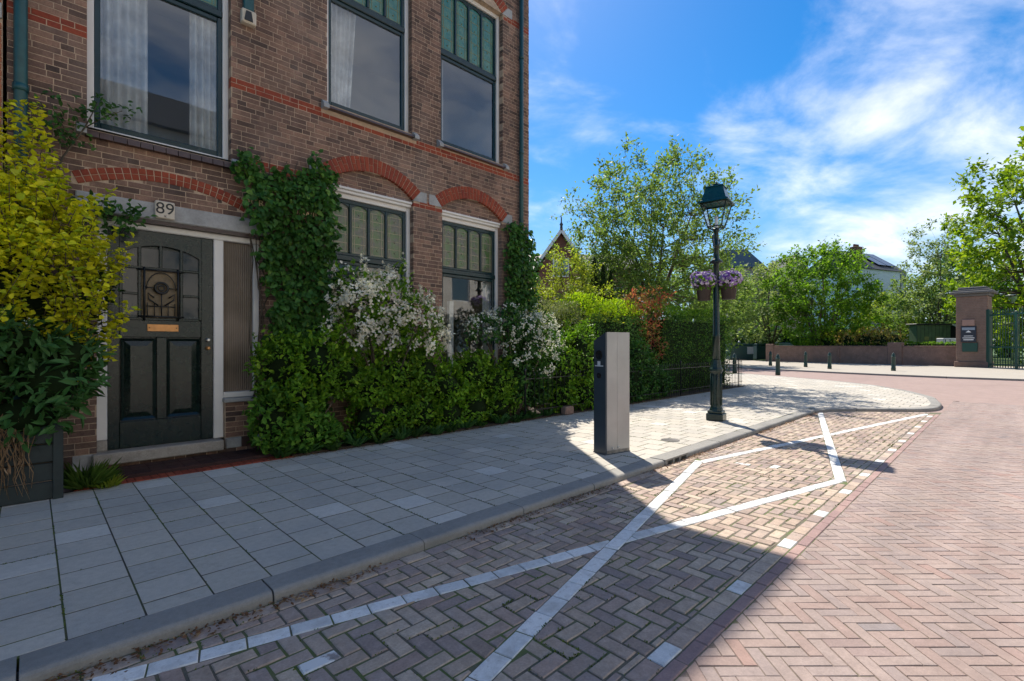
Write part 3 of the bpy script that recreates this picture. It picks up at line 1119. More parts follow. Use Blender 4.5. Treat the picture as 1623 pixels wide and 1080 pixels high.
def wall_boxes(g, x0, x1, z0, z1, holes, y0, y1):
    xs = sorted({x0, x1, *[h[0] for h in holes], *[h[1] for h in holes]})
    zs = sorted({z0, z1, *[h[2] for h in holes], *[h[3] for h in holes]})
    for a, b in zip(xs[:-1], xs[1:]):
        run = None
        for c, d in zip(zs[:-1], zs[1:]):
            mx, mz = (a + b) / 2, (c + d) / 2
            solid = not any(h[0] < mx < h[1] and h[2] < mz < h[3] for h in holes)
            if solid:
                run = (run[0], d) if run else (c, d)
            if not solid or d == zs[-1]:
                if run:
                    g.box(a, y0, run[0], b, y1, run[1])
                    run = None


g = Geo()
wall_boxes(g, HX0, HX1, 0.0, EAVE, [r if r[2] != 0.75 else (r[0], r[1], r[2], 4.125) for r in RECTS], FY, FY + 0.30)
g.box(HX1 - 0.30, FY + 0.301, 0.0, HX1, FY + 9.0, EAVE)              # gable side
g.box(HX0, FY + 8.7, 0.0, HX1 - 0.301, FY + 9.0, EAVE)
g.box(HX0, FY + 0.301, 0.0, HX0 + 0.2, FY + 8.699, EAVE)
wall = g.build('wall', M_mortar, house)
# rooms behind the windows
def room(x0, x1, z0, z1, dep, m):
    y0, y1 = FY + 0.302, FY + 0.302 + dep
    g = Geo()
    g.box(x0 - 0.05, y0, z0, x0, y1, z1)
    g.box(x1, y0, z0, x1 + 0.05, y1, z1)
    g.box(x0 - 0.05, y1, z0, x1 + 0.05, y1 + 0.05, z1)
    g.box(x0 - 0.05, y0, z0 - 0.05, x1 + 0.05, y1 + 0.05, z0 - 0.001)
    g.box(x0 - 0.05, y0, z1 + 0.001, x1 + 0.05, y1 + 0.05, z1 + 0.05)
    g.build('room', m, house)


room(0.12, 2.2, 3.25, 7.4, 3.5, M_room)
room(2.3, 6.9, 4.25, 8.3, 4.0, M_room)
room(2.3, 6.9, 0.3, 4.1, 3.2, M_roomtan)
room(0.12, 2.2, 0.1, 3.1, 2.5, M_roomtan)

# roof with boxed gutter
g = Geo()
ex0, ex1, ey0 = -0.18, HX1 + 0.60, FY - 0.03
g.box(ex0, ey0, EAVE + 0.001, ex1, FY + 9.5, EAVE + 0.12)
g.build('gutter', M_whitepaint, house)
g = Geo()
rz = EAVE + 0.121
g.add([(ex0, ey0 + .1, rz), (ex1 - .1, ey0 + .1, rz), (ex1 - .1, FY + 9.4, rz), (ex0, FY + 9.4, rz), (ex0, FY + 4.2, rz + 3.1), (ex1 - 4.6, FY + 4.2, rz + 3.1)],
      [(0, 1, 5, 4), (1, 2, 5), (2, 3, 4, 5), (3, 0, 4), (3, 2, 1, 0)])
g.build('roof', M_slate, house)

# ---- facade bricks
CH = 0.0652
ZB = [4.735 + k * CH for k in range(-71, 70)]     # course bottoms; the red band starts at 4.735


def blocked(zm):
    """x intervals taken out of the course whose middle is zm."""
    out = []
    for (a, b, c, d) in RECTS:
        if c < zm < d:
            out.append((a - 0.0, b + 0.0))
    for (cx, cz, ri, ro) in ARCHES:
        base = cz + ro * math.cos(SPR)
        sp = cz + ri * math.cos(SPR)
        if base - 0.02 <= zm < cz + ro - 0.01:
            h = math.sqrt(max(0, (ro - 0.012) ** 2 - (zm - cz) ** 2))
            out.append((cx - h, cx + h))
        elif sp - 0.03 < zm < base - 0.02:      # skewback stones
            h = (ri * math.sin(SPR)) + (zm - sp) * 0.93 + 0.13
            out.append((cx - max(h, 0.86), cx + max(h, 0.86)))
    # relieving arch over the door
    cx, cz, ri, ro = DARCH
    if cz + ri * math.cos(0.435) < zm < cz + ro:
        h = math.sqrt(max(0, (ro - 0.008) ** 2 - (zm - cz) ** 2))
        hi = math.sqrt(max(0, ri ** 2 - (zm - cz) ** 2)) if zm < cz + ri else 0
        if zm > cz + ro * math.cos(0.435) or True:
            h = min(h, ro * math.sin(0.435))
            if hi > 0:
                out.append((cx - h, cx - hi + 0.008)); out.append((cx + hi - 0.008, cx + h))
            else:
                out.append((cx - h, cx + h))
    if 2.905 < zm < 3.105:
        out.append((0.33, 2.30))                # lintel stone
    if 3.66 < zm < 3.80:
        out.append((0.36, 1.86))                # sill of the stair window
    for (a, b, c, d) in (W2, W3):
        if c - 0.12 < zm < c:
            out.append((a - 0.09, b + 0.09))
    return out


DARCH = (1.15, 1.45, 1.90, 2.035)               # segment over the door
bricks = []
random.seed(21)
for ci, z in enumerate(ZB):
    zm = z + CH / 2
    if z < 0.10 or z > EAVE - 0.08:
        continue
    cuts = sorted(blocked(zm))
    segs = []
    xx = HX0
    for a, b in cuts:
        if a > xx:
            segs.append((xx, min(a, HX1)))
        xx = max(xx, b)
    if xx < HX1:
        segs.append((xx, HX1))
    red = ci - 71 in (0, 1)
    if abs(zm - 3.80) < CH and False:
        red = True
    start = HX0 - (0.0 if ci % 2 else 0.165) - 0.05 * ((ci // 2) % 2)
    x = start
    head = bool(ci % 2)
    edges = []
    while x < HX1 + 0.3:
        L = 0.112 if head else 0.218
        edges.append((x, x + L))
        x += L
        head = not head if random.random() < 0.82 else head
    for (a, b) in edges:
        for (s0, s1) in segs:
            p, q = max(a, s0), min(b, s1)
            if q - p < 0.02:
                continue
            gl = 0.0043
            lx = p + (gl if p > s0 + 1e-6 else -0.003)
            rx = q - (gl if q < s1 - 1e-6 else -0.003)
            dz = random.gauss(0, 0.0008)
            P = [(lx, z + 0.0043 + dz), (rx, z + 0.0043 + dz), (rx, z + CH - 0.0043 + dz), (lx, z + CH - 0.0043 + dz)]
            isred = red or (3.735 < zm < 3.86 and 4.50 < (p + q) / 2 < 5.08) or (3.735 < zm < 3.86 and 2.1 < (p + q) / 2 < 3.05) or (3.735 < zm < 3.86 and (p + q) / 2 > 6.5 and False)
            isred = isred or (7.78 < zm < 7.90 and ((p + q) / 2 > 6.53 or 4.47 < (p + q) / 2 < 5.05))
            bricks.append((P, None, M_red if isred else None))


def wall_key(P):
    x = sum(p[0] for p in P) / len(P)
    z = sum(p[1] for p in P) / len(P)
    d = depth(x, FY)
    v = (z - EYE) / d * FPX
    if v > 550 or not in_view(x, FY, 0.0):
        return 1e6
    if 2.25 < x < 3.0 and z < 4.2:               # under the creeper
        return 1e6
    if x > 2.2 and z < 1.0:
        return 1e6
    return d - 0.5 * (parea(P) > 0.009)


lay(bricks, wall, 'brick', 'bricks_beyond', M_brick, 0.0035, -0.09, 0.0018, rot_up=True, loc=(0, FY, 0), key=wall_key, jit=0.0012, tilt=0.006)

# brick infill inside the arches, set back
inf = []
for (cx, cz, ri, ro) in ARCHES[:2]:
    for ci, z in enumerate(ZB):
        zm = z + CH / 2
        if not (cz + 0.80 < zm < cz + ri):
            continue
        h = min(math.sqrt(max(0, (ri + 0.02) ** 2 - (zm - cz) ** 2)), 0.715)
        x = cx - h
        while x < cx + h - 0.02:
            L = random.choice((0.218, 0.218, 0.112))
            e = min(x + L, cx + h)
            inf.append(([(x + .0045, z + .0045), (e - .0045, z + .0045), (e - .0045, z + CH - .0045), (x + .0045, z + CH - .0045)], None, None))
            x = e
g = Geo()
for (cx, cz, ri, ro) in ARCHES[:2]:
    pts = [(cx - 0.712, 3.86)] + [(cx + (ri + 0.015) * math.sin(t), cz + (ri + 0.015) * math.cos(t)) for t in np.linspace(-0.70, 0.70, 17)] + [(cx + 0.712, 3.86)]
    g.xprism(pts[::-1], FY + 0.052, FY + 0.20)
infill = g.build('arch_infill', M_mortar, house)
lay(inf, infill, 'brick', 'bricks_beyond', M_brick, 0.006, -0.05, 0.0022, rot_up=True, loc=(0, FY + 0.052, 0), key=lambda P: depth(P[0][0], FY), jit=0.0015)

# arches: voussoirs standing on end, some in two halves
for ai, (cx, cz, ri, ro) in enumerate(ARCHES + [DARCH]):
    door = ai == 4
    half = 0.435 if door else SPR
    g = Geo()
    arc = g
    ts = np.linspace(-half, half, 60)
    pts = [(cx + (ro - 0.006) * math.sin(t), cz + (ro - 0.006) * math.cos(t)) for t in ts] + [(cx + (ri + .004) * math.sin(t), cz + (ri + .004) * math.cos(t)) for t in ts[::-1]]
    n = len(ts)
    for k in range(n - 1):
        q = [pts[k], pts[k + 1], pts[2 * n - 2 - k], pts[2 * n - 1 - k]]
        arc.xprism(q[::-1], FY - 0.004, FY + 0.048)
    arch = arc.build('brick_arch', M_mortar, house)
    N = int(round(2 * half * (ri + ro) / 2 / 0.071))
    vs = []
    for k in range(N):
        t0, t1 = -half + 2 * half * k / N, -half + 2 * half * (k + 1) / N
        da = 0.0045 / ri
        cuts = [ri, (ri + ro) / 2, ro] if door else ([ri, ri + 0.11, ro] if k % 2 else [ri, ri + 0.165, ro] if k % 4 == 0 else [ri, ro])
        for r0, r1 in zip(cuts[:-1], cuts[1:]):
            a0, a1 = r0 + 0.003, r1 - 0.003
            P = [(cx + a0 * math.sin(t0 + da), cz + a0 * math.cos(t0 + da)), (cx + a0 * math.sin(t1 - da), cz + a0 * math.cos(t1 - da)),
                 (cx + a1 * math.sin(t1 - da), cz + a1 * math.cos(t1 - da)), (cx + a1 * math.sin(t0 + da), cz + a1 * math.cos(t0 + da))]
            vs.append((P, None, None))
    lay(vs, arch, 'brick', 'bricks_beyond', M_red, 0.013 if not door else 0.011, -0.05, 0.003, rot_up=True, loc=(0, FY, 0), key=lambda P: 1.0, jit=0.0015)

# skewback stones
for (cx, cz, ri, ro) in ARCHES:
    for s in (-1, 1):
        xi, zi = cx + s * ri * math.sin(SPR), cz + ri * math.cos(SPR)
        xo, zo = cx + s * (ro + .004) * math.sin(SPR), cz + (ro + .004) * math.cos(SPR)
        xb = cx + s * 0.985 if (s > 0) == (cx < 4) or True else cx
        P = [(xi, zi - 0.005), (xo, zo), (xb, zo), (xb, zi - 0.005)]
        if s < 0:
            P = P[::-1]
        if parea(P) < 0:
            P = P[::-1]
        Geo().xprism(P, FY - 0.012, FY + 0.05).build('skewback_stone', M_stone, house)

# lintel stone with house number
Geo().bbox(0.33, FY - 0.03, 2.905, 2.30, FY + 0.1, 3.10, 0.012).build('lintel', M_stone, house)
Geo().box(0.45, FY - 0.012, 2.865, 2.22, FY + 0.1, 2.904).build('lintel_shadow_strip', M_darkstone, house)  # solid dark strip painted in as the shadow under the lintel
plate = Geo().bbox(1.005, FY - 0.075, 2.925, 1.195, FY - 0.031, 3.125, 0.01).build('number_plate', M_cream, house)
UP = Matrix.Rotation(PI / 2, 4, 'X')
lettering('house_number', '89', 0.185, M_iron, plate, Matrix.Translation((1.10, FY - 0.0765, 3.035)) @ UP, 0.002)
lettering('number_mark', 'x', 0.05, M_iron, plate, Matrix.Translation((1.10, FY - 0.0762, 2.957)) @ UP, 0.0015)
# gilt lettering almost swallowed by the creeper
lettering('gilt_lettering', 'OOR', 0.105, M_gold, house, Matrix.Translation((2.03, FY - 0.10, 3.30)) @ UP, 0.008, 1.15)
lettering('gilt_lettering', 'III.RAIII', 0.085, M_gold, house, Matrix.Translation((2.67, FY - 0.12, 3.275)) @ UP, 0.008, 1.25)


# ---- windows
def frame_rect(g, x0, x1, z0, z1, w, y0, y1, wb=None, wt=None):
    wb = w if wb is None else wb
    wt = w if wt is None else wt
    g.bbox(x0, y0, z0, x0 + w, y1, z1, 0.006)
    g.bbox(x1 - w, y0, z0, x1, y1, z1, 0.006)
    if wb:
        g.bbox(x0 + w, y0 + .002, z0, x1 - w, y1, z0 + wb, 0.006)
    if wt:
        g.bbox(x0 + w, y0 + .002, z1 - wt, x1 - w, y1, z1, 0.006)
    return g


def curtain(parent, x0, x1, z0, z1, y, waves, pull=0.0):
    n = 60
    V, F = [], []
    for k in range(2):
        z = z0 if k == 0 else z1
        for i in range(n + 1):
            t = i / n
            x = x0 + (x1 - x0) * (t if k == 1 else t * (1 - pull))
            V.append((x, y + 0.025 * math.sin(t * waves * 2 * PI) + 0.01 * math.sin(t * waves * 5.1 + 1), z))
    for i in range(n):
        F.append((i, i + 1, n + 2 + i, n + 1 + i))
    me = npmesh('curtain', V, F, M_curtain, True)
    return link('curtain', me, parent)


def window(x0, x1, z0, z1, transom=None, lights=4, leadm=None, recess=0.10, beam=None, gold=False, label=None):
    y = FY + recess
    wn_ = frame_rect(Geo(), x0 + 0.002, x1 - 0.002, z0 + .001, z1 - .001, 0.065, y, y + 0.12, 0.05, 0.07).build('window', M_whitepaint, house)
    if label:
        wn_['label'] = label
    a, b = x0 + 0.068, x1 - 0.068
    c, d = z0 + 0.053, (transom if transom else z1 - 0.073)
    frame_rect(Geo(), a, b, c, d, 0.055, y + 0.03, y + 0.085, 0.07, 0.055).build('sash', M_green, wn_)
    Geo().box(a + .054, y + 0.055, c + .069, b - .054, y + 0.060, d - .054).build('pane', M_glass, wn_)
    if transom:
        t1 = z1 - 0.073
        Geo().bbox(a, y + 0.004, transom + .001, b, y + 0.10, transom + 0.085, 0.01).build('transom_bar', M_green, wn_)
        fr = frame_rect(Geo(), a, b, transom + 0.086, t1, 0.05, y + 0.03, y + 0.085, 0.04, 0.06).build('top_sash', M_green, wn_)
        w = (b - a - 0.10) / lights
        lz0, lz1 = transom + 0.127, t1 - 0.062
        for i in range(lights):
            p, q = a + 0.05 + i * w, a + 0.05 + (i + 1) * w
            if i:
                Geo().bbox(p - 0.02, y + 0.026, lz0, p + 0.02, y + 0.085, lz1, 0.006).build('mullion', M_green, wn_)
            p0, q0 = p + (0.021 if i else 0.001), q - (0.021 if i < lights - 1 else 0.001)
            pn = Geo().box(p0, y + 0.058, lz0, q0, y + 0.064, lz1).build('leaded_pane', leadm, wn_)
            g = Geo()
            # shallow arch at the head of each light and the lead lines
            m = (p0 + q0) / 2
            hw = (q0 - p0) / 2
            for s in (-1, 1):
                xs = np.linspace(0, 1, 6)
                for e0, e1 in zip(xs[:-1], xs[1:]):
                    za = lambda e: lz1 - 0.05 * e * e
                    X0, X1 = m + s * hw * e0, m + s * hw * e1
                    P = [(X0, lz1), (X0, za(e0) - .001), (X1, za(e1) - .001), (X1, lz1)]
                    if parea(P) < 0:
                        P = P[::-1]
                    g.xprism(P, y + 0.04, y + 0.057)
            g.build('light_head', M_green, wn_)
            g = Geo()
            lw = 0.0035
            frame_rect(g, p0 + .018, q0 - .018, lz0 + .02, lz1 - .065, 0.006, y + 0.054, y + 0.0575)
            for zz in np.linspace(lz0 + 0.02, lz1 - 0.065, 6)[1:-1]:
                g.box(p0 + .025, y + 0.0545, zz - lw, q0 - .025, y + 0.0575, zz + lw)
            for xx in (p0 + 0.055, q0 - 0.055):
                g.box(xx - lw, y + 0.054, lz0 + .027, xx + lw, y + 0.0570, lz1 - .072)
            for zz in np.linspace(lz0 + 0.1, lz1 - 0.14, 4):
                g.lathe([(0.001, -0.012), (0.012, 0), (0.001, 0.012)], (m, y + 0.052, zz), 8)
            g.build('lead_came', M_leadgold if gold else M_leadline, wn_)
    return wn_


w1 = window(*W1, transom=5.62, lights=4, leadm=M_lead_up, gold=True, label='tall stair window with white curtains')
curtain(w1, 0.55, 0.98, 3.92, 6.0, FY + 0.23, 5)
curtain(w1, 1.40, 1.70, 3.92, 6.0, FY + 0.23, 4)
w2 = window(*W2, transom=6.62, lights=4, leadm=M_lead_up, gold=True)
curtain(w2, 3.14, 3.62, 5.05, 6.9, FY + 0.23, 6, 0.25)
w3 = window(*W3, transom=6.60, lights=4, leadm=M_lead_up, gold=True)
curtain(w3, 5.16, 5.36, 5.05, 6.9, FY + 0.36, 3)
gw1 = window(G1[0], G1[1], G1[2], 3.745, transom=2.74, lights=4, leadm=M_lead_dn)
gw2 = window(G2[0], G2[1], G2[2], 3.745, transom=2.74, lights=4, leadm=M_lead_dn)
curtain(gw2, 6.22, 6.42, 0.85, 2.7, FY + 0.23, 3)
Geo().bbox(5.62, FY + 0.5, 0.31, 5.72, FY + 0.58, 2.3, .005).build('inner_post', M_whitepaint, gw2)
for gw, (a, b, c, d) in ((gw1, G1), (gw2, G2)):
    g = Geo()
    # moulded white head beam
    for k, (o, z0, z1) in enumerate(((0.05, 3.7455, 3.79), (0.075, 3.7905, 3.83), (0.05, 3.8305, 3.858))):
        g.bbox(a + .003, FY + 0.10 - o, z0, b - .003, FY + 0.2, z1, 0.008)
    g.build('head_beam', M_whitepaint, gw)
    Geo().bbox(a - .05, FY - 0.05, c - 0.07, b + .05, FY + 0.10, c - .001, .01).build('sill', M_stone, gw)

# sills upstairs
for (a, b, c, d), deep in ((W1, True), (W2, False), (W3, False)):
    nm = house
    if deep:
        sl = Geo().box(a + .02, FY - 0.02, c - 0.10, b - .02, FY + 0.09, c - .03).build('sill', M_mortar, house)
        n = 12
        w = (b - a + 0.04) / n
        for i in range(n):
            x = a - 0.02 + i * w
            g = Geo()
            P = [(FY - 0.075, c - 0.115), (FY + 0.09, c - 0.115), (FY + 0.09, c - 0.022), (FY - 0.06, c - 0.045)]
            g.yprism(P, x + 0.004, x + w - 0.004)
            g.build('sill_brick', M_darkstone, sl)
        Geo().box(a - .005, FY + 0.0, c - 0.02, b + .005, FY + 0.099, c - .0005).build('sill_cap', M_stone, sl)
    else:
        P = [(FY - 0.085, c - 0.085), (FY + 0.09, c - 0.085), (FY + 0.09, c - 0.004), (FY - 0.07, c - 0.05)]
        sl = Geo().yprism(P, a + 0.0, b - 0.0).build('sill', M_darkstone, house)
    for x0, x1 in ((a - 0.085, a - 0.003), (b + 0.003, b + 0.085)):
        P = [(FY - 0.10, c - 0.10), (FY + 0.09, c - 0.10), (FY + 0.09, c + 0.03), (FY - 0.03, c + 0.02), (FY - 0.095, c - 0.045)]
        Geo().yprism(P, x0, x1).build('sill_stone', M_stone, sl)

# ---- door with sidelight
DY = FY + 0.10
fr = Geo()
fr.bbox(0.502, DY - 0.02, 0.42, 0.598, DY + 0.10, 2.79, .008)
fr.bbox(1.625, DY - 0.03, 0.30, 1.735, DY + 0.10, 2.79, .008)
fr.bbox(2.085, DY - 0.02, 0.82, 2.158, DY + 0.10, 2.79, .008)
fr.bbox(0.502, DY - 0.035, 2.791, 2.158, DY + 0.10, 2.864, .01)
fr.bbox(1.736, DY - 0.025, 0.80, 2.084, DY + 0.10, 0.87, .008)
dframe = fr.build('door_frame', M_whitepaint, house)
Geo().bbox(0.502, DY - 0.028, 0.30, 0.598, DY + 0.10, 0.419, .008).build('plinth_block', M_step, dframe)
Geo().box(1.737, DY + 0.03, 0.872, 2.083, DY + 0.038, 2.789).build('sidelight_pane', M_ribbed, dframe)
Geo().bbox(0.46, FY - 0.10, 0.17, 1.70, DY + 0.09, 0.298, .012).build('threshold', M_step, house)
# plinth beneath the sidelight
pl = Geo().box(1.737, FY + 0.02, 0.16, 2.16, FY + 0.1, 0.79).build('sidelight_plinth', M_mortar, house)
Geo().bbox(1.72, FY - 0.03, 0.745, 2.20, FY + 0.09, 0.80, .008).build('sidelight_sill', M_stone, pl)
z = 0.30
k = 0
while z < 0.73:
    for (a, b) in (((1.74, 1.86), (1.86, 2.07), (2.07, 2.16)) if k % 2 else ((1.74, 1.95), (1.95, 2.16))):
        o = Geo().slab([(a + .004 - (a + b) / 2, -.028), (b - .004 - (a + b) / 2, -.028), (b - .004 - (a + b) / 2, .028), (a + .004 - (a + b) / 2, .028)], 0, -.02, .003).build('brick', M_brick, pl)
        o.location = ((a + b) / 2, FY + 0.012, z + .033)
        o.rotation_euler = (PI / 2, 0, 0)
    z += 0.0652
    k += 1
for j, (a, b, m) in enumerate(((1.74, 1.92, M_stone), (1.92, 2.03, M_darkstone), (2.03, 2.2, M_stone))):
    Geo().bbox(a + .003, FY - 0.02, 0.17, b - .003, FY + 0.09, 0.297, .006).build('base_block', m, pl)
# left of the door a plinth of stone and brick is built with the facade bricks
for j, (a, b, m) in enumerate(((0.12, 0.30, M_darkstone), (0.30, 0.495, M_stone))):
    Geo().bbox(a + .003, FY - 0.02, 0.13, b - .003, FY + 0.02, 0.297, .006).build('base_block', m, house)

dr = thing('door', None, None)
dr.parent = house
g = Geo()
# leaf: stiles, rails and a solid back
g.box(0.60, DY + 0.045, 0.30, 1.623, DY + 0.06, 2.789)
door = g.build('door_leaf', M_door, dr)
LX0, LX1 = 0.60, 1.623
C = [0.715, 0.885, 1.085, 1.29, 1.485]
RZ = [1.77, 2.06, 2.36]
g = Geo()
g.bbox(LX0, DY, 0.30, C[0] - .01, DY + .044, 2.789, .005)
g.bbox(C[4] + .01, DY, 0.30, LX1, DY + .044, 2.789, .005)
g.bbox(C[0] - .009, DY + .001, 0.30, C[4] + .009, DY + .044, 0.60, .005)
g.bbox(C[0] - .009, DY + .001, 1.56, C[4] + .009, DY + .044, RZ[0] - .01, .005)
g.bbox(1.045, DY + .001, 0.601, 1.145, DY + .044, 1.559, .005)
# arched head: filled above the curve
acx, acz, ar = 1.10, 1.98, 0.68
xs = np.linspace(C[0] - .009, C[4] + .009, 19)
zt = lambda x: acz + math.sqrt(max(0.0, ar * ar - (x - acx) ** 2))
for a, b in zip(xs[:-1], xs[1:]):
    g.xprism([(a, zt(a)), (b, zt(b)), (b, 2.789), (a, 2.789)], DY + .002, DY + .044)
g.build('stiles', M_door, dr)
g = Geo()
for a, b in zip(xs[:-1], xs[1:]):                                     # moulding along the curve
    g.xprism([(a, zt(a) - .028), (b, zt(b) - .028), (b, zt(b) + .012), (a, zt(a) + .012)], DY - .012, DY + .0015)
for x, z0, z1 in ((C[0], RZ[0], 2.52), (C[1], RZ[0], 2.62), (C[2], RZ[2], 2.64), (C[3], RZ[0], 2.62), (C[4], RZ[0], 2.52)):
    g.bbox(x - .016, DY - .010, z0, x + .016, DY + .02, z1, .006)
for zz, spans in ((RZ[2], ((C[0], C[4]),)), (RZ[1], ((C[0], C[1]), (C[3], C[4]))), (RZ[0], ((C[0], C[4]),))):
    for a, b in spans:
        g.bbox(a + .016, DY - .008, zz - .014, b - .016, DY + .02, zz + .014, .005)
g.build('glazing_bars', M_door, dr)
for (a, b, z0, z1) in [(C[0], C[1], RZ[0], RZ[1]), (C[0], C[1], RZ[1], RZ[2]), (C[3], C[4], RZ[0], RZ[1]), (C[3], C[4], RZ[1], RZ[2])] + [(C[i], C[i + 1], RZ[2], 2.6) for i in range(4)]:
    Geo().box(a + .014, DY + .018, z0 + .012, b - .014, DY + .024, z1 - .012).build('pane', M_darkglass, dr)
Geo().box(C[1] + .017, DY + .018, RZ[0] + .015, C[3] - .017, DY + .024, RZ[2] - .015).build('amber_pane', plain('amber_pane', (0.16, 0.11, 0.05), 0.3, var=0.4, scale=14), dr)
for (a, b) in ((C[0], C[1]), (C[3], C[4])):
    Geo().xprism([(a + .016, RZ[0] + .014), (b - .016, RZ[0] + .014), (b - .03, RZ[0] + .045), (a + .03, RZ[0] + .045)], DY - .006, DY + .017).build('pane_ledge', M_doorblue, dr)
# wrought grille
g = Geo()
gx0, gx1, gz0, gz1 = C[1] + .01, C[3] - .01, RZ[0] + .03, RZ[2] - .02
yy = DY - 0.035
for x in (gx0 + .03, gx1 - .03):
    g.tube([(x, yy, gz0 - .05), (x, yy, gz1 + .03)], .011, 6)
for zz in (gz0, gz1):
    g.tube([(gx0 - .03, yy, zz), (gx1 + .03, yy, zz)], .011, 6)
mx = (gx0 + gx1) / 2
cz = gz0 + 0.62 * (gz1 - gz0)
for i in range(5):
    x = gx0 + .06 + (gx1 - gx0 - .12) * i / 4
    g.tube([(x, yy + .012, gz0), (x, yy + .012, gz0 + .16)], .005, 5)
g.tube([(gx0 + .05, yy + .01, gz0 + .12), (gx1 - .05, yy + .01, gz0 + .12)], .006, 5)
g.tube([(gx0 + .04, yy, cz), (mx - .06, yy, cz)], .006, 5)
g.tube([(mx + .06, yy, cz), (gx1 - .04, yy, cz)], .006, 5)
g.tube([(mx, yy, gz0), (mx, yy, cz - .06)], .006, 5)
for r_, th in ((0.062, 0.014), (0.03, 0.008)):
    g.tube([(mx + r_ * math.cos(t), yy, cz + r_ * math.sin(t)) for t in np.linspace(0, 2 * PI, 17)], th, 6, caps=False)
g.tube([(mx + (gx1 - gx0 - .1) / 2 * math.cos(t), yy + .008, cz - .02 + 0.2 * math.sin(t)) for t in np.linspace(0, PI, 15)], .006, 5)
for s in (-1, 1):
    g.tube([(mx + s * .03, yy + .005, gz0 + .13), (mx + s * .12, yy + .005, gz0 + .2), (mx + s * .13, yy + .005, gz0 + .27), (mx + s * .07, yy + .005, gz0 + .22)], .009, 5)
g.build('iron_grille', M_iron, dr)
lb = Geo().bbox(0.955, DY - .014, 1.628, 1.26, DY + .001, 1.712, .005).build('letter_plate', M_brass, dr)
for x in (0.975, 1.24):
    Geo().lathe([(0.007, 0), (0.007, .004), (.003, .006)], (0, 0, 0), 8).build('screw', M_iron, lb).matrix_local = Matrix.Translation((x, DY - .014, 1.67)) @ UP
for (a, b) in ((C[0] + .004, 1.04), (1.15, C[4] - .004)):            # raised panels
    z0, z1 = 0.615, 1.545
    i1, i2 = 0.03, 0.085
    V = []
    for ins, y in ((0.0, DY + .004), (i1, DY + .030), (i2, DY + .012)):
        V += [(a + ins, y, z0 + ins), (b - ins, y, z0 + ins), (b - ins, y, z1 - ins), (a + ins, y, z1 - ins)]
    F = [(8, 9, 10, 11)]
    for r_ in (0, 4):
        for i in range(4):
            j = (i + 1) % 4
            F.append((r_ + i, r_ + j, r_ + 4 + j, r_ + 4 + i))
    Geo().add(V, F).build('panel', M_door, dr)
for zz, m in ((1.53, M_chrome), (1.43, M_brass)):
    o = Geo().lathe([(.026, 0), (.026, .006), (.012, .010), (.010, .03), (.02, .036), (.022, .048), (.012, .056)], (0, 0, 0), 14).build('lock', m, dr)
    o.matrix_local = Matrix.Translation((1.565, DY, zz)) @ UP

# downpipes, bracket
g = Geo()
g.tube([(6.97, FY - 0.075, 1.0), (6.97, FY - 0.075, EAVE)], 0.042, 12)
for zz in (1.6, 3.4, 5.3, 7.2):
    g.lathe([(.05, -.03), (.05, .03)], (6.97, FY - 0.075, zz), 12)
g.build('downpipe', M_teal, house, None)['label'] = 'teal downpipe by the corner of the house'
g = Geo()
g.tube([(-0.075, FY - 0.075, 0.3), (-0.075, FY - 0.075, EAVE)], 0.052, 12)
for zz in (2.2, 4.0, 5.2):
    g.lathe([(.06, -.035), (.06, .035)], (-0.075, FY - 0.075, zz), 12)
g.build('downpipe', M_teal, house)
br = Geo().bbox(1.90, FY - 0.10, 5.575, 2.07, FY - .007, 5.75, .012).build('gutter_bracket', M_cream, house)
Geo().xprism([(1.925, 5.60), (2.025, 5.60), (2.005, 5.72), (1.945, 5.72)], FY - .115, FY - .099).build('bracket_mouth', M_iron, br)
Geo().bbox(1.925, FY - 0.09, 5.751, 2.045, FY - .02, 6.3, .008).build('bracket_pipe', M_teal, br)

# doorstep: red edging bricks and dark tiles
step = thing('doorstep', 'dark red tiled doorstep with a row of red bricks before it', 'step', (0, 0, 0))
Geo().prism([(0.30, 6.30), (2.26, 6.30), (2.26, 6.80), (0.30, 6.80)], 0.02, 0.138).build('step_bed', M_mat, step)
for i in range(13):
    for j in range(3):
        x0, y0 = 0.302 + i * 0.15, 6.302 + j * 0.165
        o = Geo().slab([(-.073, -.08), (.073, -.08), (.073, .08), (-.073, .08)], 0, -.02, .003).build('tile', M_mat, step) if (i, j) == (0, 0) else link('tile', tile_me, step)
        if (i, j) == (0, 0):
            tile_me = o.data
        o.location = (x0 + .075, y0 + .0825, 0.145 + random.gauss(0, .0008))
x = 0.28
k = 0
while x < 2.25:
    P = [(-.031, -.085), (.031, -.085), (.031, .085), (-.031, .085)]
    if k == 0:
        o = Geo().slab(P, 0, -.05, .004).build('edging_brick', M_red, step)
        eme = o.data
    else:
        o = link('edging_brick', eme, step)
    o.location = (x + .033, 6.215, WALK + 0.008 + random.gauss(0, .0015))
    o.rotation_euler = (random.gauss(0, .01), random.gauss(0, .02), random.gauss(0, .012))
    x += 0.067
    k += 1

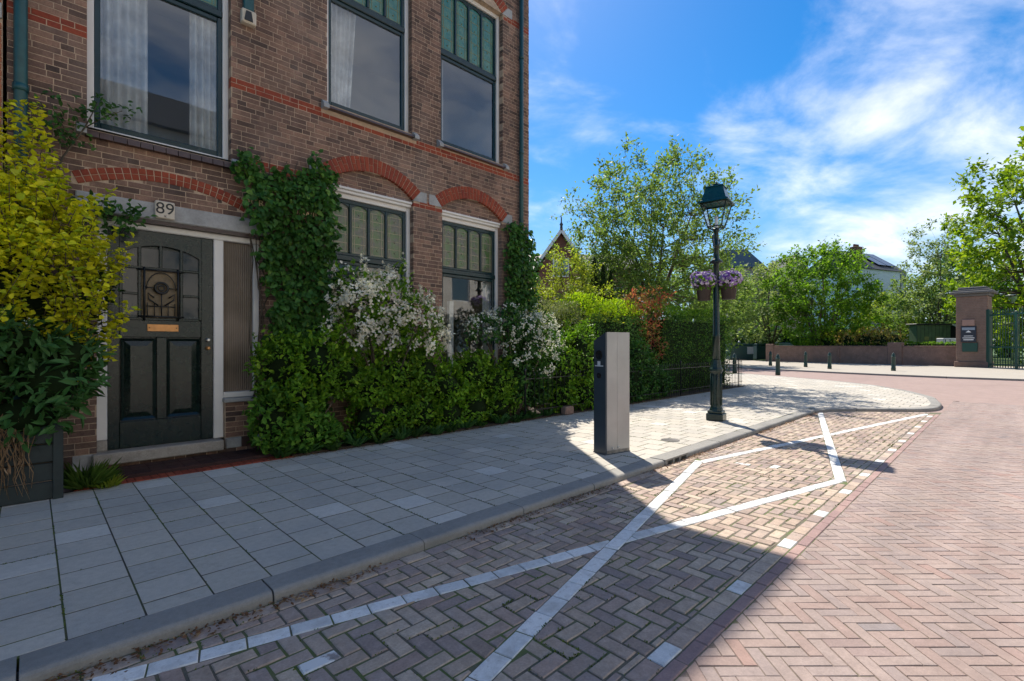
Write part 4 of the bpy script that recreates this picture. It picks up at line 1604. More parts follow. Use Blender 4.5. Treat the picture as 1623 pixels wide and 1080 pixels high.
# ------------------------------------------------------------------ the neighbour on the left and the houses opposite
nb = thing('brick_house', 'orange brick neighbouring house with grey stone block at the left edge', 'house')
Geo().box(-7.0, FY - 0.02, 0, HX0 - 0.03, FY + 9, EAVE).build('wall', M_mortar, nb)
g = Geo()
nbr = []
for ci, z in enumerate(ZB):
    if z < 2.2 or z > 6.5 or 4.62 < z + .03 < 4.82:
        continue
    x = HX0 - 0.035 - 0.218 * 3 - (0.11 if ci % 2 else 0)
    while x < HX0 - 0.035:
        a, b = x, min(x + 0.218, HX0 - 0.033)
        if b - a > .03:
            nbr.append(([(a + .004, z + .004), (b - .004, z + .004), (b - .004, z + CH - .004), (a + .004, z + CH - .004)], None, None))
        x += 0.218
lay(nbr, nb, 'brick', 'bricks_beyond', M_orange, 0.006, -.02, .002, rot_up=True, loc=(0, FY - .02, 0), key=lambda P: abs(P[0][0]))
Geo().bbox(-0.55, FY - .05, 4.64, HX0 - .034, FY - .015, 4.79, .006).build('stone_block', M_stone, nb)
Geo().box(-7.3, ey0, EAVE + .001, -0.19, FY + 9.4, EAVE + .12).build('gutter', M_whitepaint, nb)
Geo().add([(-7.3, ey0 + .1, rz), (-.19, ey0 + .1, rz), (-.19, FY + 9.4, rz), (-7.3, FY + 9.4, rz), (-7.3, FY + 4.2, rz + 3.1), (-.19, FY + 4.2, rz + 3.1)], [(0, 1, 5, 4), (2, 3, 4, 5), (1, 2, 5), (3, 0, 4), (3, 2, 1, 0)]).build('roof', M_slate, nb)

op = thing('opposite_house', 'pale brick house across the street mirrored in the stair window', 'house', (0, 0, 0))  # lengthened and paled to throw sunlight back onto the shaded house front
g = Geo()
holes = []
for fx in range(-4, 14):
    for fz in range(3):
        holes.append((-9 + fx * 4.0 + 1.0, -9 + fx * 4.0 + 2.6, 0.9 + fz * 3.5, 3.2 + fz * 3.5))
wall_boxes(g, -26, 47, 0, 11.0, holes, -12.3, -12.0)
g.build('wall', M_lightbrick, op)
for h in holes:
    wf = frame_rect(Geo(), h[0], h[1], h[2], h[3], .09, -12.16, -12.08).build('window', M_whitepaint, op)
    Geo().box(h[0] + .09, -12.13, h[2] + .09, h[1] - .09, -12.12, h[3] - .09).build('pane', M_winblue, wf)
Geo().add([(-26.3, -11.6, 11.0), (47.3, -11.6, 11.0), (47.3, -20, 11.0), (-26.3, -20, 11.0), (-26.3, -15.8, 14.0), (47.3, -15.8, 14.0)], [(0, 1, 2, 3), (1, 0, 4, 5), (3, 2, 5, 4), (0, 3, 4), (2, 1, 5)]).build('roof', M_slate, op)


# ------------------------------------------------------------------ plants: helpers
def unit(a):
    return a / np.maximum(np.linalg.norm(a, axis=-1, keepdims=True), 1e-9)


def rdir(n):
    return unit(RNG.normal(size=(n, 3)))


def leaf_mesh(name, P, D, N, L, W, mat, six=True, fold=0.22, droop=0.12):
    """One folded leaf for each row: base P, direction D, upper side N."""
    n = len(P)
    D = unit(D)
    S = unit(np.cross(D, N))
    N = unit(np.cross(S, D))
    L = np.broadcast_to(np.asarray(L, float), (n,))[:, None]
    W = np.broadcast_to(np.asarray(W, float), (n,))[:, None]
    if six:
        v0 = P
        v3 = P + D * L - N * L * droop
        up = N * W * fold
        v1 = P + D * L * 0.30 + S * W * 0.46 + up
        v2 = P + D * L * 0.68 + S * W * 0.40 + up - N * L * droop * .4
        v5 = P + D * L * 0.30 - S * W * 0.46 + up
        v4 = P + D * L * 0.68 - S * W * 0.40 + up - N * L * droop * .4
        V = np.stack([v0, v1, v2, v3, v4, v5], 1).reshape(-1, 3)
        b = np.arange(n)[:, None] * 6
        F = np.concatenate([b + np.array([0, 3, 2, 1]), b + np.array([0, 5, 4, 3])], 0)
    else:
        v0 = P
        v1 = P + D * L * 0.45 + S * W * 0.5
        v2 = P + D * L - N * L * droop
        v3 = P + D * L * 0.45 - S * W * 0.5
        V = np.stack([v0, v1, v2, v3], 1).reshape(-1, 3)
        F = np.arange(n)[:, None] * 4 + np.array([0, 3, 2, 1])
    return npmesh(name, V, F, mat, False)


def lumps(u, f=3.0, s=0.0):
    """A smooth bumpy function on directions or points."""
    x, y, z = u[:, 0] * f, u[:, 1] * f, u[:, 2] * f
    return (np.sin(x * 1.7 + s) * np.cos(y * 1.3 + 2 * s) + np.sin(y * 2.1 + z * 1.1 + s) + np.cos(z * 1.9 - x * 0.8 + 3 * s)) / 3


def blob_points(blobs, n, shell=0.72, bumpy=0.24, zmin=None):
    """Points and outward directions near the surface of overlapping ellipsoids (centre, radii)."""
    B = np.array([[*c, *r] for c, r in blobs], float)
    w = (B[:, 3] * B[:, 4] + B[:, 4] * B[:, 5] + B[:, 3] * B[:, 5])
    k = RNG.choice(len(B), size=n * 2, p=w / w.sum())
    u = rdir(n * 2)
    rho = shell + (1 - shell) * RNG.random(n * 2) ** 0.6
    rho = rho * (1 + bumpy * lumps(u, 3.3, 0.7) + bumpy * 0.5 * lumps(u, 8, 2.1))
    C, Rr = B[k, :3], B[k, 3:]
    P = C + u * Rr * rho[:, None]
    O = unit(u / Rr)
    keep = np.ones(len(P), bool)
    for c in B:
        q = (P - c[:3]) / (c[3:] * shell * 0.86)
        keep &= (q ** 2).sum(1) > 1
    if zmin is not None:
        keep &= P[:, 2] > zmin
    P, O = P[keep][:n], O[keep][:n]
    return P, O


def core(g, blobs, s=0.66, n=10, m=7):
    for (c, r) in blobs:
        prof = [(max(0.001, math.sin(PI * i / m)), -math.cos(PI * i / m)) for i in range(m + 1)]
        vs, fs = [], []
        for (rr, zz) in prof:
            for i in range(n):
                a = 2 * PI * i / n
                vs.append((c[0] + r[0] * s * rr * math.cos(a), c[1] + r[1] * s * rr * math.sin(a), c[2] + r[2] * s * zz))
        for k in range(m):
            for i in range(n):
                j = (i + 1) % n
                fs.append((k * n + i, k * n + j, (k + 1) * n + j, (k + 1) * n + i))
        g.add(vs, fs, True)
    return g


M_inner_shade = leafmat('dark_inner_foliage', [(0, (0.012, 0.022, 0.008)), (1, (0.016, 0.028, 0.01))], 0.0, 0.9, 0.05)  # near-black core: blocks see-through, shade between the leaves is in its colour


def shrub(name, label, base, blobs, n, size, mat, group=None, aspect=0.55, six=True, shell=0.7, stems=5, upness=0.35, stem_r=0.014, cores=True, cat='shrub', spread=0.75, zmin=None, sprigs=0, gaps=0.0):
    t = thing(name, label, cat, base, 0, group)
    loc = [((c[0] - base[0], c[1] - base[1], c[2] - base[2]), r) for c, r in blobs]
    P, O = blob_points(loc, n, shell, zmin=zmin)
    if gaps:
        kp = lumps(P, 7.5, len(label)) + .5 * lumps(P, 15, 2.0 + n % 7) > -gaps
        P, O = P[kp], O[kp]
    if sprigs:
        q = RNG.choice(len(P), sprigs)
        q = q[(O[q, 2] > -.2)]
        d = unit(O[q] * .6 + rdir(len(q)) * .45 + np.array([0, 0, .75]))
        l = RNG.uniform(.10, .30, len(q))
        k9 = 11
        tt = np.tile(np.linspace(.1, 1, k9), len(q))[:, None]
        P = np.concatenate([P, np.repeat(P[q], k9, 0) + np.repeat(d * l[:, None], k9, 0) * tt])
        O = np.concatenate([O, unit(np.repeat(d, k9, 0) * .3 + rdir(len(q) * k9))])
    m = len(P)
    D = unit(O * 0.55 + rdir(m) * spread + np.array([0, 0, upness]))
    N = unit(O * 0.8 + np.array([0, 0, 0.7]) + rdir(m) * 0.55)
    L = size * RNG.uniform(0.5, 1.4, m)
    link('foliage', leaf_mesh('foliage', P, D, N, L, L * aspect, mat, six), t)
    g = Geo()
    rnd = random.Random(hash(name + label) % 9999 if False else len(label) * 31 + n)
    for k in range(stems):
        c, r = loc[k % len(loc)]
        e = Vector((c[0] + rnd.uniform(-.4, .4) * r[0], c[1] + rnd.uniform(-.4, .4) * r[1], c[2] + 0.3 * r[2]))
        s = Vector((rnd.uniform(-.08, .08), rnd.uniform(-.08, .08), -0.03))
        mid = s.lerp(e, .5) + Vector((rnd.uniform(-.1, .1), rnd.uniform(-.1, .1), 0.08))
        g.tube([s, s.lerp(mid, .5), mid, mid.lerp(e, .6), e], [stem_r, stem_r * .9, stem_r * .75, stem_r * .55, stem_r * .3], 5)
    if stems:
        g.build('stem', M_bark, t)
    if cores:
        core(Geo(), loc, 0.62).build('dark_inner_foliage', M_inner_shade, t)
    return t


def hedge(name, label, x0, y0, x1, y1, z0, z1, n, size, mat, rough=0.06, topmat=None, cat='hedge', aspect=0.5, rnd_top=0.0, top_h=0.22):
    bx, by = (x0 + x1) / 2, (y0 + y1) / 2
    t = thing(name, label, cat, (bx, by, z0))
    hx, hy, hz = (x1 - x0) / 2, (y1 - y0) / 2, (z1 - z0)
    A = np.array([2 * hx * hz, 2 * hx * hz, 2 * hy * hz, 2 * hy * hz, 4 * hx * hy])
    f = RNG.choice(5, size=n, p=A / A.sum())
    a, b = RNG.uniform(-1, 1, n), RNG.uniform(-1, 1, n)
    P = np.zeros((n, 3)); O = np.zeros((n, 3))
    for k in range(5):
        s = f == k
        if k < 2:
            sg = -1 if k == 0 else 1
            P[s] = np.stack([a[s] * hx, np.full(s.sum(), sg * hy), (b[s] + 1) / 2 * hz], 1); O[s] = (0, sg, 0)
        elif k < 4:
            sg = -1 if k == 2 else 1
            P[s] = np.stack([np.full(s.sum(), sg * hx), a[s] * hy, (b[s] + 1) / 2 * hz], 1); O[s] = (sg, 0, 0)
        else:
            P[s] = np.stack([a[s] * hx, b[s] * hy, np.full(s.sum(), hz)], 1); O[s] = (0, 0, 1)
    if rnd_top:
        k_ = np.clip((P[:, 2] - (hz - rnd_top)) / rnd_top, 0, 1) ** 2
        P[:, 1] *= 1 - .45 * k_
        O = unit(O + np.stack([np.zeros(n), np.zeros(n), k_], 1))
    bum = lumps(P, 2.6, 1.3) * rough * 1.3 + lumps(P, 7.0, 0.4) * rough * 0.7
    P = P + O * (bum - RNG.random(n) ** 1.5 * rough * 2.2)[:, None]
    D = unit(O * 0.5 + rdir(n) * 0.8 + np.array([0, 0, 0.45]))
    N = unit(O + np.array([0, 0, 0.6]) + rdir(n) * 0.6)
    L = size * RNG.uniform(0.65, 1.3, n)
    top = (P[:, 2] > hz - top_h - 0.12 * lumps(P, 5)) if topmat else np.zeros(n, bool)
    link('foliage', leaf_mesh('foliage', P[~top], D[~top], N[~top], L[~top], L[~top] * aspect, mat, size > 0.035), t)
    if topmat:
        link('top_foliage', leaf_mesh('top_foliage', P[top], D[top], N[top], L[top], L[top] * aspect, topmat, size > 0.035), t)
    Geo().box(-hx + rough * 1.6, -hy + rough * 1.6, 0.12, hx - rough * 1.6, hy - rough * 1.6, hz - rough * 1.6 - rnd_top * .75).build('dark_inner_foliage', M_inner_shade, t)
    g = Geo()
    for k in range(max(2, int(hx * 2))):
        x = -hx + 0.25 + (2 * hx - 0.5) * k / max(1, int(hx * 2) - 1)
        g.tube([(x, 0, -0.03), (x + .03, 0, 0.2)], .02, 5)
    g.build('stem', M_bark, t)
    return t


def tree(name, label, base, crown, K, twigs, leaves, size, mat, trunk_r=0.14, fork=0.35, group=None, clump=0.55, aspect=0.6, six=False, lean=(0, 0), seed=1, hollow=0.35, flat=1.0, up=0.35, wild=0.0, limbs=6):
    """Trunk forking into limbs; K clumps fill the crown (centre offset, radii); every clump carries twigs with leaves."""
    t = thing(name, label, 'tree', base, 0, group)
    rg = np.random.default_rng(seed)
    rnd = random.Random(seed)
    (cx, cy, cz), (rx, ry, rz_) = crown
    # clump centres, evenly scattered by best candidate
    C = []
    while len(C) < K:
        cand = []
        for _ in range(6):
            u = rg.normal(size=3); u /= np.linalg.norm(u)
            rr = hollow + (1 - hollow) * rg.random() ** 0.55
            rr *= 1 + 0.13 * float(lumps(u[None], 2.6, seed * .37)[0]) + wild * rg.normal()
            cand.append(np.array([cx + u[0] * rx * rr, cy + u[1] * ry * rr, cz + u[2] * rz_ * rr]))
        if C:
            A = np.array(C)
            cand.sort(key=lambda p: -np.min(((A - p) ** 2).sum(1)))
        C.append(cand[0])
    C = np.array(C)
    H = cz - rz_
    top = Vector((cx * .6 + lean[0], cy * .6 + lean[1], cz + rz_ * 0.1))
    fk = Vector((lean[0] * .5, lean[1] * .5, max(0.4, H + fork * rz_)))
    g = Geo()
    g.tube([(0, 0, -.1), (0.02, 0, .15), fk * 0.5 + Vector((rnd.uniform(-.05, .05), rnd.uniform(-.05, .05), 0)), fk], [trunk_r * 1.35, trunk_r * 1.05, trunk_r * .92, trunk_r * .8], 8)
    g.build('trunk', M_bark, t)
    g = Geo()
    # limbs
    ends = []
    for k in range(limbs):
        a = 2 * PI * k / limbs + rnd.uniform(-.3, .3)
        e = Vector((cx + rx * .5 * math.cos(a), cy + ry * .5 * math.sin(a), cz + rz_ * rnd.uniform(-.25, .45)))
        if k == 0:
            e = top + Vector((0, 0, rz_ * .35))
        m = fk.lerp(e, .5) + Vector((rnd.uniform(-.1, .1) * rx, rnd.uniform(-.1, .1) * ry, rz_ * .05))
        pts = [fk - Vector((0, 0, .05)), fk.lerp(m, .5) + Vector((0, 0, -.03 * rz_)), m, m.lerp(e, .5), e]
        r0 = trunk_r * rnd.uniform(.45, .62)
        g.tube(pts, [r0, r0 * .85, r0 * .65, r0 * .45, r0 * .25], 6)
        for i in range(1, 5):
            ends.append((pts[i], r0 * (1 - .19 * i)))
    for c in C:
        cv = Vector(c)
        p, r0 = min(ends, key=lambda q: (q[0] - cv).length + (0.6 * max(0, q[0].z - cv.z)))
        m = p.lerp(cv, .5) + Vector((rnd.uniform(-.1, .1), rnd.uniform(-.1, .1), rnd.uniform(-.02, .12))) * (cv - p).length * .6
        r1 = max(0.006, min(r0 * .6, trunk_r * .22))
        g.tube([p, p.lerp(m, .5), m, m.lerp(cv, .5), cv], [r1, r1 * .8, r1 * .6, r1 * .42, r1 * .25], 4, caps=False)
    # twigs
    n = K * twigs
    S = np.repeat(C, twigs, 0)
    out = unit((S - np.array([cx, cy, cz - 0.3 * rz_])) / np.array([rx, ry, rz_]))
    TD = unit(out * 0.6 + rg.normal(size=(n, 3)) * 0.55 + np.array([0, 0, up]))
    TL = clump * rg.uniform(0.5, 1.25, n)
    E_ = S + TD * TL[:, None] * np.array([1, 1, flat])
    if not six:
        # thin twigs as triangles-thin tubes of three sides would be lost at this size; a few keep the crown from floating
        for k in range(0, n, 3):
            g.tube([tuple(S[k]), tuple(E_[k])], [0.007, 0.003], 3, caps=False)
    g.build('branches', M_bark, t)
    m = n * leaves
    Sx, Ex = np.repeat(S, leaves, 0), np.repeat(E_, leaves, 0)
    tt = rg.random(m)[:, None] ** 0.7
    P = Sx + (Ex - Sx) * tt + rg.normal(size=(m, 3)) * clump * 0.13
    O = np.repeat(out, leaves, 0)
    D = unit(np.repeat(TD, leaves, 0) * 0.6 + rg.normal(size=(m, 3)) * 0.7)
    N = unit(O * .4 + np.array([0, 0, 0.9]) + rg.normal(size=(m, 3)) * 0.5)
    L = size * rg.uniform(0.6, 1.3, m)
    link('crown', leaf_mesh('crown', P, D, N, L, L * aspect, mat, six, droop=0.2), t)
    return t


# ------------------------------------------------------------------ plants at the house
# wooden planter box
pb = thing('planter_box', 'dark green wooden planter box at the pavement edge beside the door', 'planter', (-0.37, 6.20, WALK))
PW, PD, PH = 0.54, 0.24, 0.66
for k in range(4):
    Geo().bbox(-PW, -PD, 0.005 + k * PH / 4, PW, -PD + .025, (k + 1) * PH / 4 - .006, .006).build('board', M_planter, pb)
    Geo().bbox(PW - .025, -PD + .026, 0.005 + k * PH / 4, PW, PD, (k + 1) * PH / 4 - .006, .006).build('board', M_planter, pb)
    Geo().bbox(-PW, -PD + .026, 0.005 + k * PH / 4, -PW + .025, PD, (k + 1) * PH / 4 - .006, .006).build('board', M_planter, pb)
for sx in (-1, 1):
    Geo().bbox(sx * PW - .035, -PD - .018, 0, sx * PW + .035, -PD - .001, PH + .01, .006).build('corner_post', M_planter, pb)
Geo().box(-PW + .026, -PD + .026, .3, PW - .026, PD, PH - .05).build('soil', M_soil, pb)

# golden shrub: upright shoots with leaves all along them
gs = thing('golden_shrub', 'tall golden yellow shrub growing from the planter beside the door', 'shrub', (-0.25, 6.32, WALK + .5))
ox, oy, oz = -0.25, 6.32, WALK + .5


def shoots(specs, per, size, spreadr, jit=0.02):
    P, D, N = [], [], []
    for (a, b) in specs:
        a, b = np.array(a), np.array(b)
        n = max(5, int(np.linalg.norm(b - a) * per))
        ax = (b - a) / np.linalg.norm(b - a)
        t = np.linspace(0.02, 1, n)
        p = a + (b - a) * t[:, None] + RNG.normal(size=(n, 3)) * jit
        sd = unit(RNG.normal(size=(n, 3)) * np.array([1, 1, .35]))
        P.append(p)
        D.append(unit(sd + ax * 0.35))
        N.append(unit(ax + RNG.normal(size=(n, 3)) * .35))
    return np.concatenate(P), np.concatenate(D), np.concatenate(N)


specs = []
stems = Geo()
rnd = random.Random(5)
# (x, y, z) of shoot tips read off the outline of the shrub
tips = [(-0.21, 6.45, 3.62), (0.02, 6.50, 3.62), (-0.10, 6.5, 3.35), (0.30, 6.5, 2.98), (0.42, 6.45, 2.72), (0.62, 6.42, 2.66), (0.70, 6.4, 2.40), (-0.3, 6.4, 3.2), (-0.45, 6.4, 3.5), (0.16, 6.45, 3.12), (0.5, 6.4, 2.3), (0.62, 6.4, 2.0), (0.58, 6.35, 1.75), (0.12, 6.5, 3.32), (0.2, 6.42, 2.7), (-.05, 6.42, 3.72), (.06, 6.45, 3.78), (.10, 6.45, 3.5), (-.14, 6.45, 3.7), (.2, 6.45, 3.25), (.08, 6.4, 3.05), (-.16, 6.4, 3.0), (.22, 6.4, 2.9), (.36, 6.4, 2.62), (-.3, 6.45, 3.4), (.5, 6.42, 2.55), (.56, 6.4, 2.2)]
for (x, y, z) in tips:
    b = (x * .55 - .12, y + rnd.uniform(-.1, .05), z - rnd.uniform(.75, 1.1))
    specs.append((b, (x, y, z)))
for k in range(230):
    z = rnd.uniform(1.25, 2.75)
    wd = 0.60 if z < 2.3 else 0.45 - (z - 2.3) * .25
    x = rnd.uniform(-0.75, wd)
    y = 6.35 + rnd.uniform(-.32, .25)
    l = rnd.uniform(.22, .48)
    d = Vector((rnd.uniform(-.35, .45), rnd.uniform(-.6, .2), rnd.uniform(.5, 1.2))).normalized()
    specs.append(((x, y, z), (x + d.x * l, y + d.y * l, z + d.z * l)))
for (a, b) in specs:
    stems.tube([(a[0] - ox, a[1] - oy, a[2] - oz), (b[0] - ox, b[1] - oy, b[2] - oz)], [.006, .002], 4)
for k in range(7):
    e = tips[k]
    stems.tube([(rnd.uniform(-.2, .2), rnd.uniform(-.1, .1), -.25), (e[0] * .3 - ox * .2, .05, 1.0), (e[0] * .55 - ox - .1, e[1] - oy, e[2] - oz - .8)], [.018, .014, .007], 6)
stems.build('stem', M_bark, gs)
P, D, N = shoots(specs, 88, .06, .05, .024)
P -= np.array([ox, oy, oz])
L = 0.060 * RNG.uniform(.5, 1.35, len(P))
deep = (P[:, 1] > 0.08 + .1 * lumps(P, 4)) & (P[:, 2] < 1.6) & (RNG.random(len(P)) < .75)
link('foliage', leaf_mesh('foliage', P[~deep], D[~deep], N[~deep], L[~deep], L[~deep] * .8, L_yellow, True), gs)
link('dark_inner_foliage', leaf_mesh('dark_inner_foliage', P[deep], D[deep], N[deep], L[deep], L[deep] * .8, L_dark, True), gs)
core(Geo(), [((0.02, 0.12, 1.15), (0.55, .28, 1.0))], .8).build('shaded_core', M_inner_shade, gs)

# lance-leaved perennial under it, with pale buds
vp = shrub('valerian_plant', 'leafy green perennial with pale buds hanging over the planter box', (-0.25, 6.15, WALK + .75),
           [((-0.35, 6.12, 1.20), (.38, .30, .38)), ((0.10, 6.08, 1.12), (.34, .28, .34)), ((-0.7, 6.15, 1.1), (.3, .25, .4)), ((0.25, 6.15, 1.36), (.25, .22, .25)), ((-.2, 6.1, 1.5), (.5, .2, .2)), ((-.05, 5.98, .86), (.34, .16, .24)), ((-.55, 5.98, .84), (.3, .16, .24))], 1900, 0.12, L_valerian, aspect=.33, stems=5, upness=.15, cat='plant')
g = Geo()
P, O = blob_points([((-.1, -.05, .55), (.5, .3, .35))], 60, .95)
P = P[P[:, 1] < -.05]
q = []
for p in P[:9]:
    for k in range(14):
        q.append(p + RNG.normal(size=3) * .02)
q = np.array(q)
link('flower_bud', leaf_mesh('flower_bud', q, rdir(len(q)), rdir(len(q)), .018, .014, L_white, False), vp)

# withered stems hanging over the front of the box
ds = thing('withered_stems', 'dry brown stems hanging down the front of the planter box', 'dead plant', (-0.40, 5.90, WALK + .75))
g = Geo()
rnd = random.Random(9)
for k in range(85):
    x = rnd.uniform(-.42, .36)
    zb = rnd.uniform(-.72, -.25)
    pts = [(x, .12, .05 + rnd.uniform(-.05, .1))]
    px, py = x, .03
    for i in range(5):
        px += rnd.gauss(0, .035)
        py += rnd.gauss(0, .014)
        pts.append((px, min(py, .045), .05 + (zb - .05) * (i + 1) / 5))
    r = rnd.uniform(.0022, .005)
    g.tube(pts, [r, r, r, r * .9, r * .8, r * .5], 4)
g.build('stalk', M_dry, ds)
n = 260
P = np.stack([RNG.uniform(-.42, .36, n), RNG.uniform(-.02, .05, n), RNG.uniform(-.5, .05, n)], 1)
link('withered_leaf', leaf_mesh('withered_leaf', P, np.array([0, 0, -1]) + rdir(n) * .5, rdir(n), .06, .016, M_dry, True), ds)['kind'] = 'stuff'

# weeds beside the doorstep
def tuft(name, label, x, y, n, h, mat, spread=.12, w=.018, cat='plant', group=None):
    t = thing(name, label, cat, (x, y, WALK), 0, group)
    a = RNG.uniform(0, 2 * PI, n)
    r = RNG.random(n) ** .6 * spread
    P = np.stack([np.cos(a) * r * .4, np.sin(a) * r * .4, np.zeros(n)], 1)
    D = unit(np.stack([np.cos(a) * RNG.uniform(.1, .9, n), np.sin(a) * RNG.uniform(.1, .9, n), RNG.uniform(.5, 1.2, n)], 1))
    N = unit(np.array([0, 0, 1.]) + rdir(n) * .4 - D * .2)
    link('blade', leaf_mesh('blade', P, D, N, h * RNG.uniform(.4, 1.15, n), w, mat, True, droop=.25), t)
    return t


tuft('weed_tuft', 'tall green weeds growing between planter and doorstep', .38, 6.22, 230, .26, L_grass, .26, .010)
tuft('weed_tuft', 'low pale green weeds at the left end of the red brick row', .52, 6.10, 70, .12, L_ygreen, .2, .02)

# small branch with leaves reaching over the stair window
cl = thing('climbing_rose', 'thin green climber reaching up beside the stair window', 'climber', (0.28, FY - .05, 3.3))
g = Geo()
g.tube([(-.2, 0, -.5), (-.05, -.02, .1), (.12, -.05, .45), (.22, -.10, .72)], [.012, .01, .008, .004], 5)
g.tube([(.05, -.03, .25), (-.1, -.06, .5), (-.15, -.08, .62)], [.008, .006, .003], 5)
g.tube([(.12, -.05, .45), (.3, -.1, .62), (.42, -.12, .7)], [.006, .005, .003], 5)
g.build('stem', M_bark, cl)
C = np.array([(.22, -.1, .72), (-.15, -.08, .6), (.4, -.12, .7), (-.05, -.05, .4), (.3, -.1, .6), (-.12, -.04, .25), (.05, -.05, .3), (.12, -.08, .62), (-.2, -.05, .45)])
n = 24
P = np.repeat(C, n, 0) + RNG.normal(size=(len(C) * n, 3)) * np.array([.07, .04, .06])
link('foliage', leaf_mesh('foliage', P, rdir(len(P)) + np.array([0, -.3, .1]), rdir(len(P)) * .6 + np.array([0, -.6, .6]), .06, .035, L_ivy, True), cl)
cl2 = thing('climbing_rose', 'green climber sprigs in front of the door lintel', 'climber', (0.47, FY - .16, 2.82))
C = np.array([(0, 0, .05), (.12, 0, .0), (.22, 0, .06), (.3, -.02, .02), (.1, 0, .14), (.34, 0, .1), (.2, 0, -.06), (-.1, 0, .1), (.02, 0, -.1)])
P = np.repeat(C, 20, 0) + RNG.normal(size=(len(C) * 20, 3)) * np.array([.06, .04, .05])
link('foliage', leaf_mesh('foliage', P, rdir(len(P)) + np.array([.3, -.3, -.1]), rdir(len(P)) * .6 + np.array([0, -.6, .6]), .075, .04, L_ivy, True), cl2)
Geo().tube([(-.3, .05, .0), (0, .02, .05), (.2, .0, .04), (.36, 0, .08)], [.008, .007, .005, .003], 5).build('stem', M_bark, cl2)


# creeper on the wall
def creeper(name, label, poly, dens, size, depth_, base, seed, holes=()):
    t = thing(name, label, 'climber', base)
    rg = np.random.default_rng(seed)
    xs = [p[0] for p in poly]; zs = [p[1] for p in poly]
    A = abs(parea(poly))
    n = int(A * dens)
    pts = []
    while len(pts) < n:
        x, z = rg.uniform(min(xs) - .05, max(xs) + .05), rg.uniform(min(zs) - .05, max(zs) + .05)
        jx, jz = .05 * math.sin(z * 17 + 1) + .03 * math.sin(z * 41), .05 * math.sin(x * 15) + .03 * math.sin(x * 37 + 2)
        if inside(poly, x + jx, z + jz) and not any(a < x < b and c < z < d for a, b, c, d in holes):
            pts.append((x, z))
    A2 = np.array(pts)
    X3 = np.stack([A2[:, 0], np.zeros(n), A2[:, 1]], 1)
    th = depth_ * (0.55 + 0.45 * lumps(X3, 5.0, seed)) + 0.03
    y = FY - 0.012 - rg.random(n) ** .55 * th
    P = np.stack([A2[:, 0] - base[0], y - base[1], A2[:, 1] - base[2]], 1)
    D = unit(np.stack([rg.normal(size=n) * .6, -.45 + rg.normal(size=n) * .25, -.55 + rg.normal(size=n) * .5], 1))
    N = unit(np.stack([rg.normal(size=n) * .4, -1 + rg.normal(size=n) * .3, .55 + rg.normal(size=n) * .4], 1))
    L = size * rg.uniform(.6, 1.3, n)
    link('foliage', leaf_mesh('foliage', P, D, N, L, L * .72, L_ivy, True, .18), t)
    g = Geo()
    rnd = random.Random(seed)
    for k in range(7):
        x0 = rnd.uniform(min(xs) + .2, max(xs) - .2)
        pts = [(base[0] * 0 + x0 - base[0], FY - .02 - base[1], 0.12 - base[2])]
        z = 0.12
        x = x0
        while z < max(zs) - .4:
            z += .35
            x += rnd.gauss(0, .07)
            pts.append((x - base[0], FY - .02 - base[1], z - base[2]))
        g.tube(pts, [.014 * (1 - .8 * i / len(pts)) for i in range(len(pts))], 5)
    g.build('vine_stem', M_bark, t)
    return t


creeper('wall_creeper', 'dense dark green creeper covering the wall between door and bay window',
        [(2.20, .3), (2.95, .3), (3.10, 2.6), (3.16, 3.70), (3.05, 3.98), (2.86, 4.10), (2.55, 3.80), (2.15, 3.78), (1.84, 3.92), (1.80, 3.62), (1.98, 3.38), (1.86, 3.05), (2.08, 3.02), (2.10, 2.6), (2.26, 2.0), (2.20, 1.2)], 1500, .085, .26, (2.5, FY - .02, WALK), 3,
        holes=((1.94, 2.14, 3.26, 3.33), (2.44, 2.9, 3.25, 3.30)))
creeper('wall_creeper', 'green creeper climbing the house corner below the downpipe',
        [(6.50, .3), (7.30, .3), (7.32, 3.5), (7.18, 3.80), (6.95, 3.78), (6.80, 3.92), (6.56, 3.80), (6.52, 3.0)], 1300, .085, .28, (6.9, FY - .02, WALK), 4)

# front garden
rowb = 'clipped bushes below the windows'
L_bush2 = leafmat('leaf_bush_fresh', [(0, (0.05, 0.14, 0.018)), (0.6, (0.10, 0.24, 0.03)), (1, (0.18, 0.33, 0.04))], 0.3)
shrub('green_bush', 'broad green bush below the creeper beside the door', (2.45, 6.5, WALK), [((2.30, 6.55, 1.15), (.36, .30, .42)), ((2.72, 6.46, 1.22), (.40, .36, .38)), ((3.12, 6.50, 1.02), (.33, .32, .34)), ((2.45, 6.42, .82), (.34, .30, .26))], 4200, .066, L_bush, rowb, aspect=.55, sprigs=100, gaps=.36)
shrub('green_bush', 'low fresh green bush at the left end, reaching the pavement', (2.3, 6.35, WALK), [((2.16, 6.40, .50), (.28, .26, .42)), ((2.48, 6.34, .38), (.30, .24, .32)), ((2.78, 6.36, .28), (.24, .2, .22))], 2300, .075, L_bush2, rowb, sprigs=50, gaps=.5)
shrub('green_bush', 'green bush under the white variegated shrub', (3.55, 6.5, WALK), [((3.50, 6.50, .84), (.34, .32, .32)), ((3.9, 6.46, .98), (.38, .34, .36)), ((3.45, 6.38, .40), (.33, .26, .34)), ((3.85, 6.40, .42), (.34, .26, .30))], 3700, .066, L_bush, rowb, sprigs=95, gaps=.32)
shrub('green_bush', 'green bush before the brick pier between the windows', (4.7, 6.5, WALK), [((4.38, 6.48, 1.04), (.36, .34, .38)), ((4.86, 6.5, .76), (.38, .34, .38)), ((4.3, 6.38, .42), (.36, .25, .34)), ((4.85, 6.40, .36), (.36, .25, .30))], 3700, .066, L_bush, rowb, sprigs=95, gaps=.32)
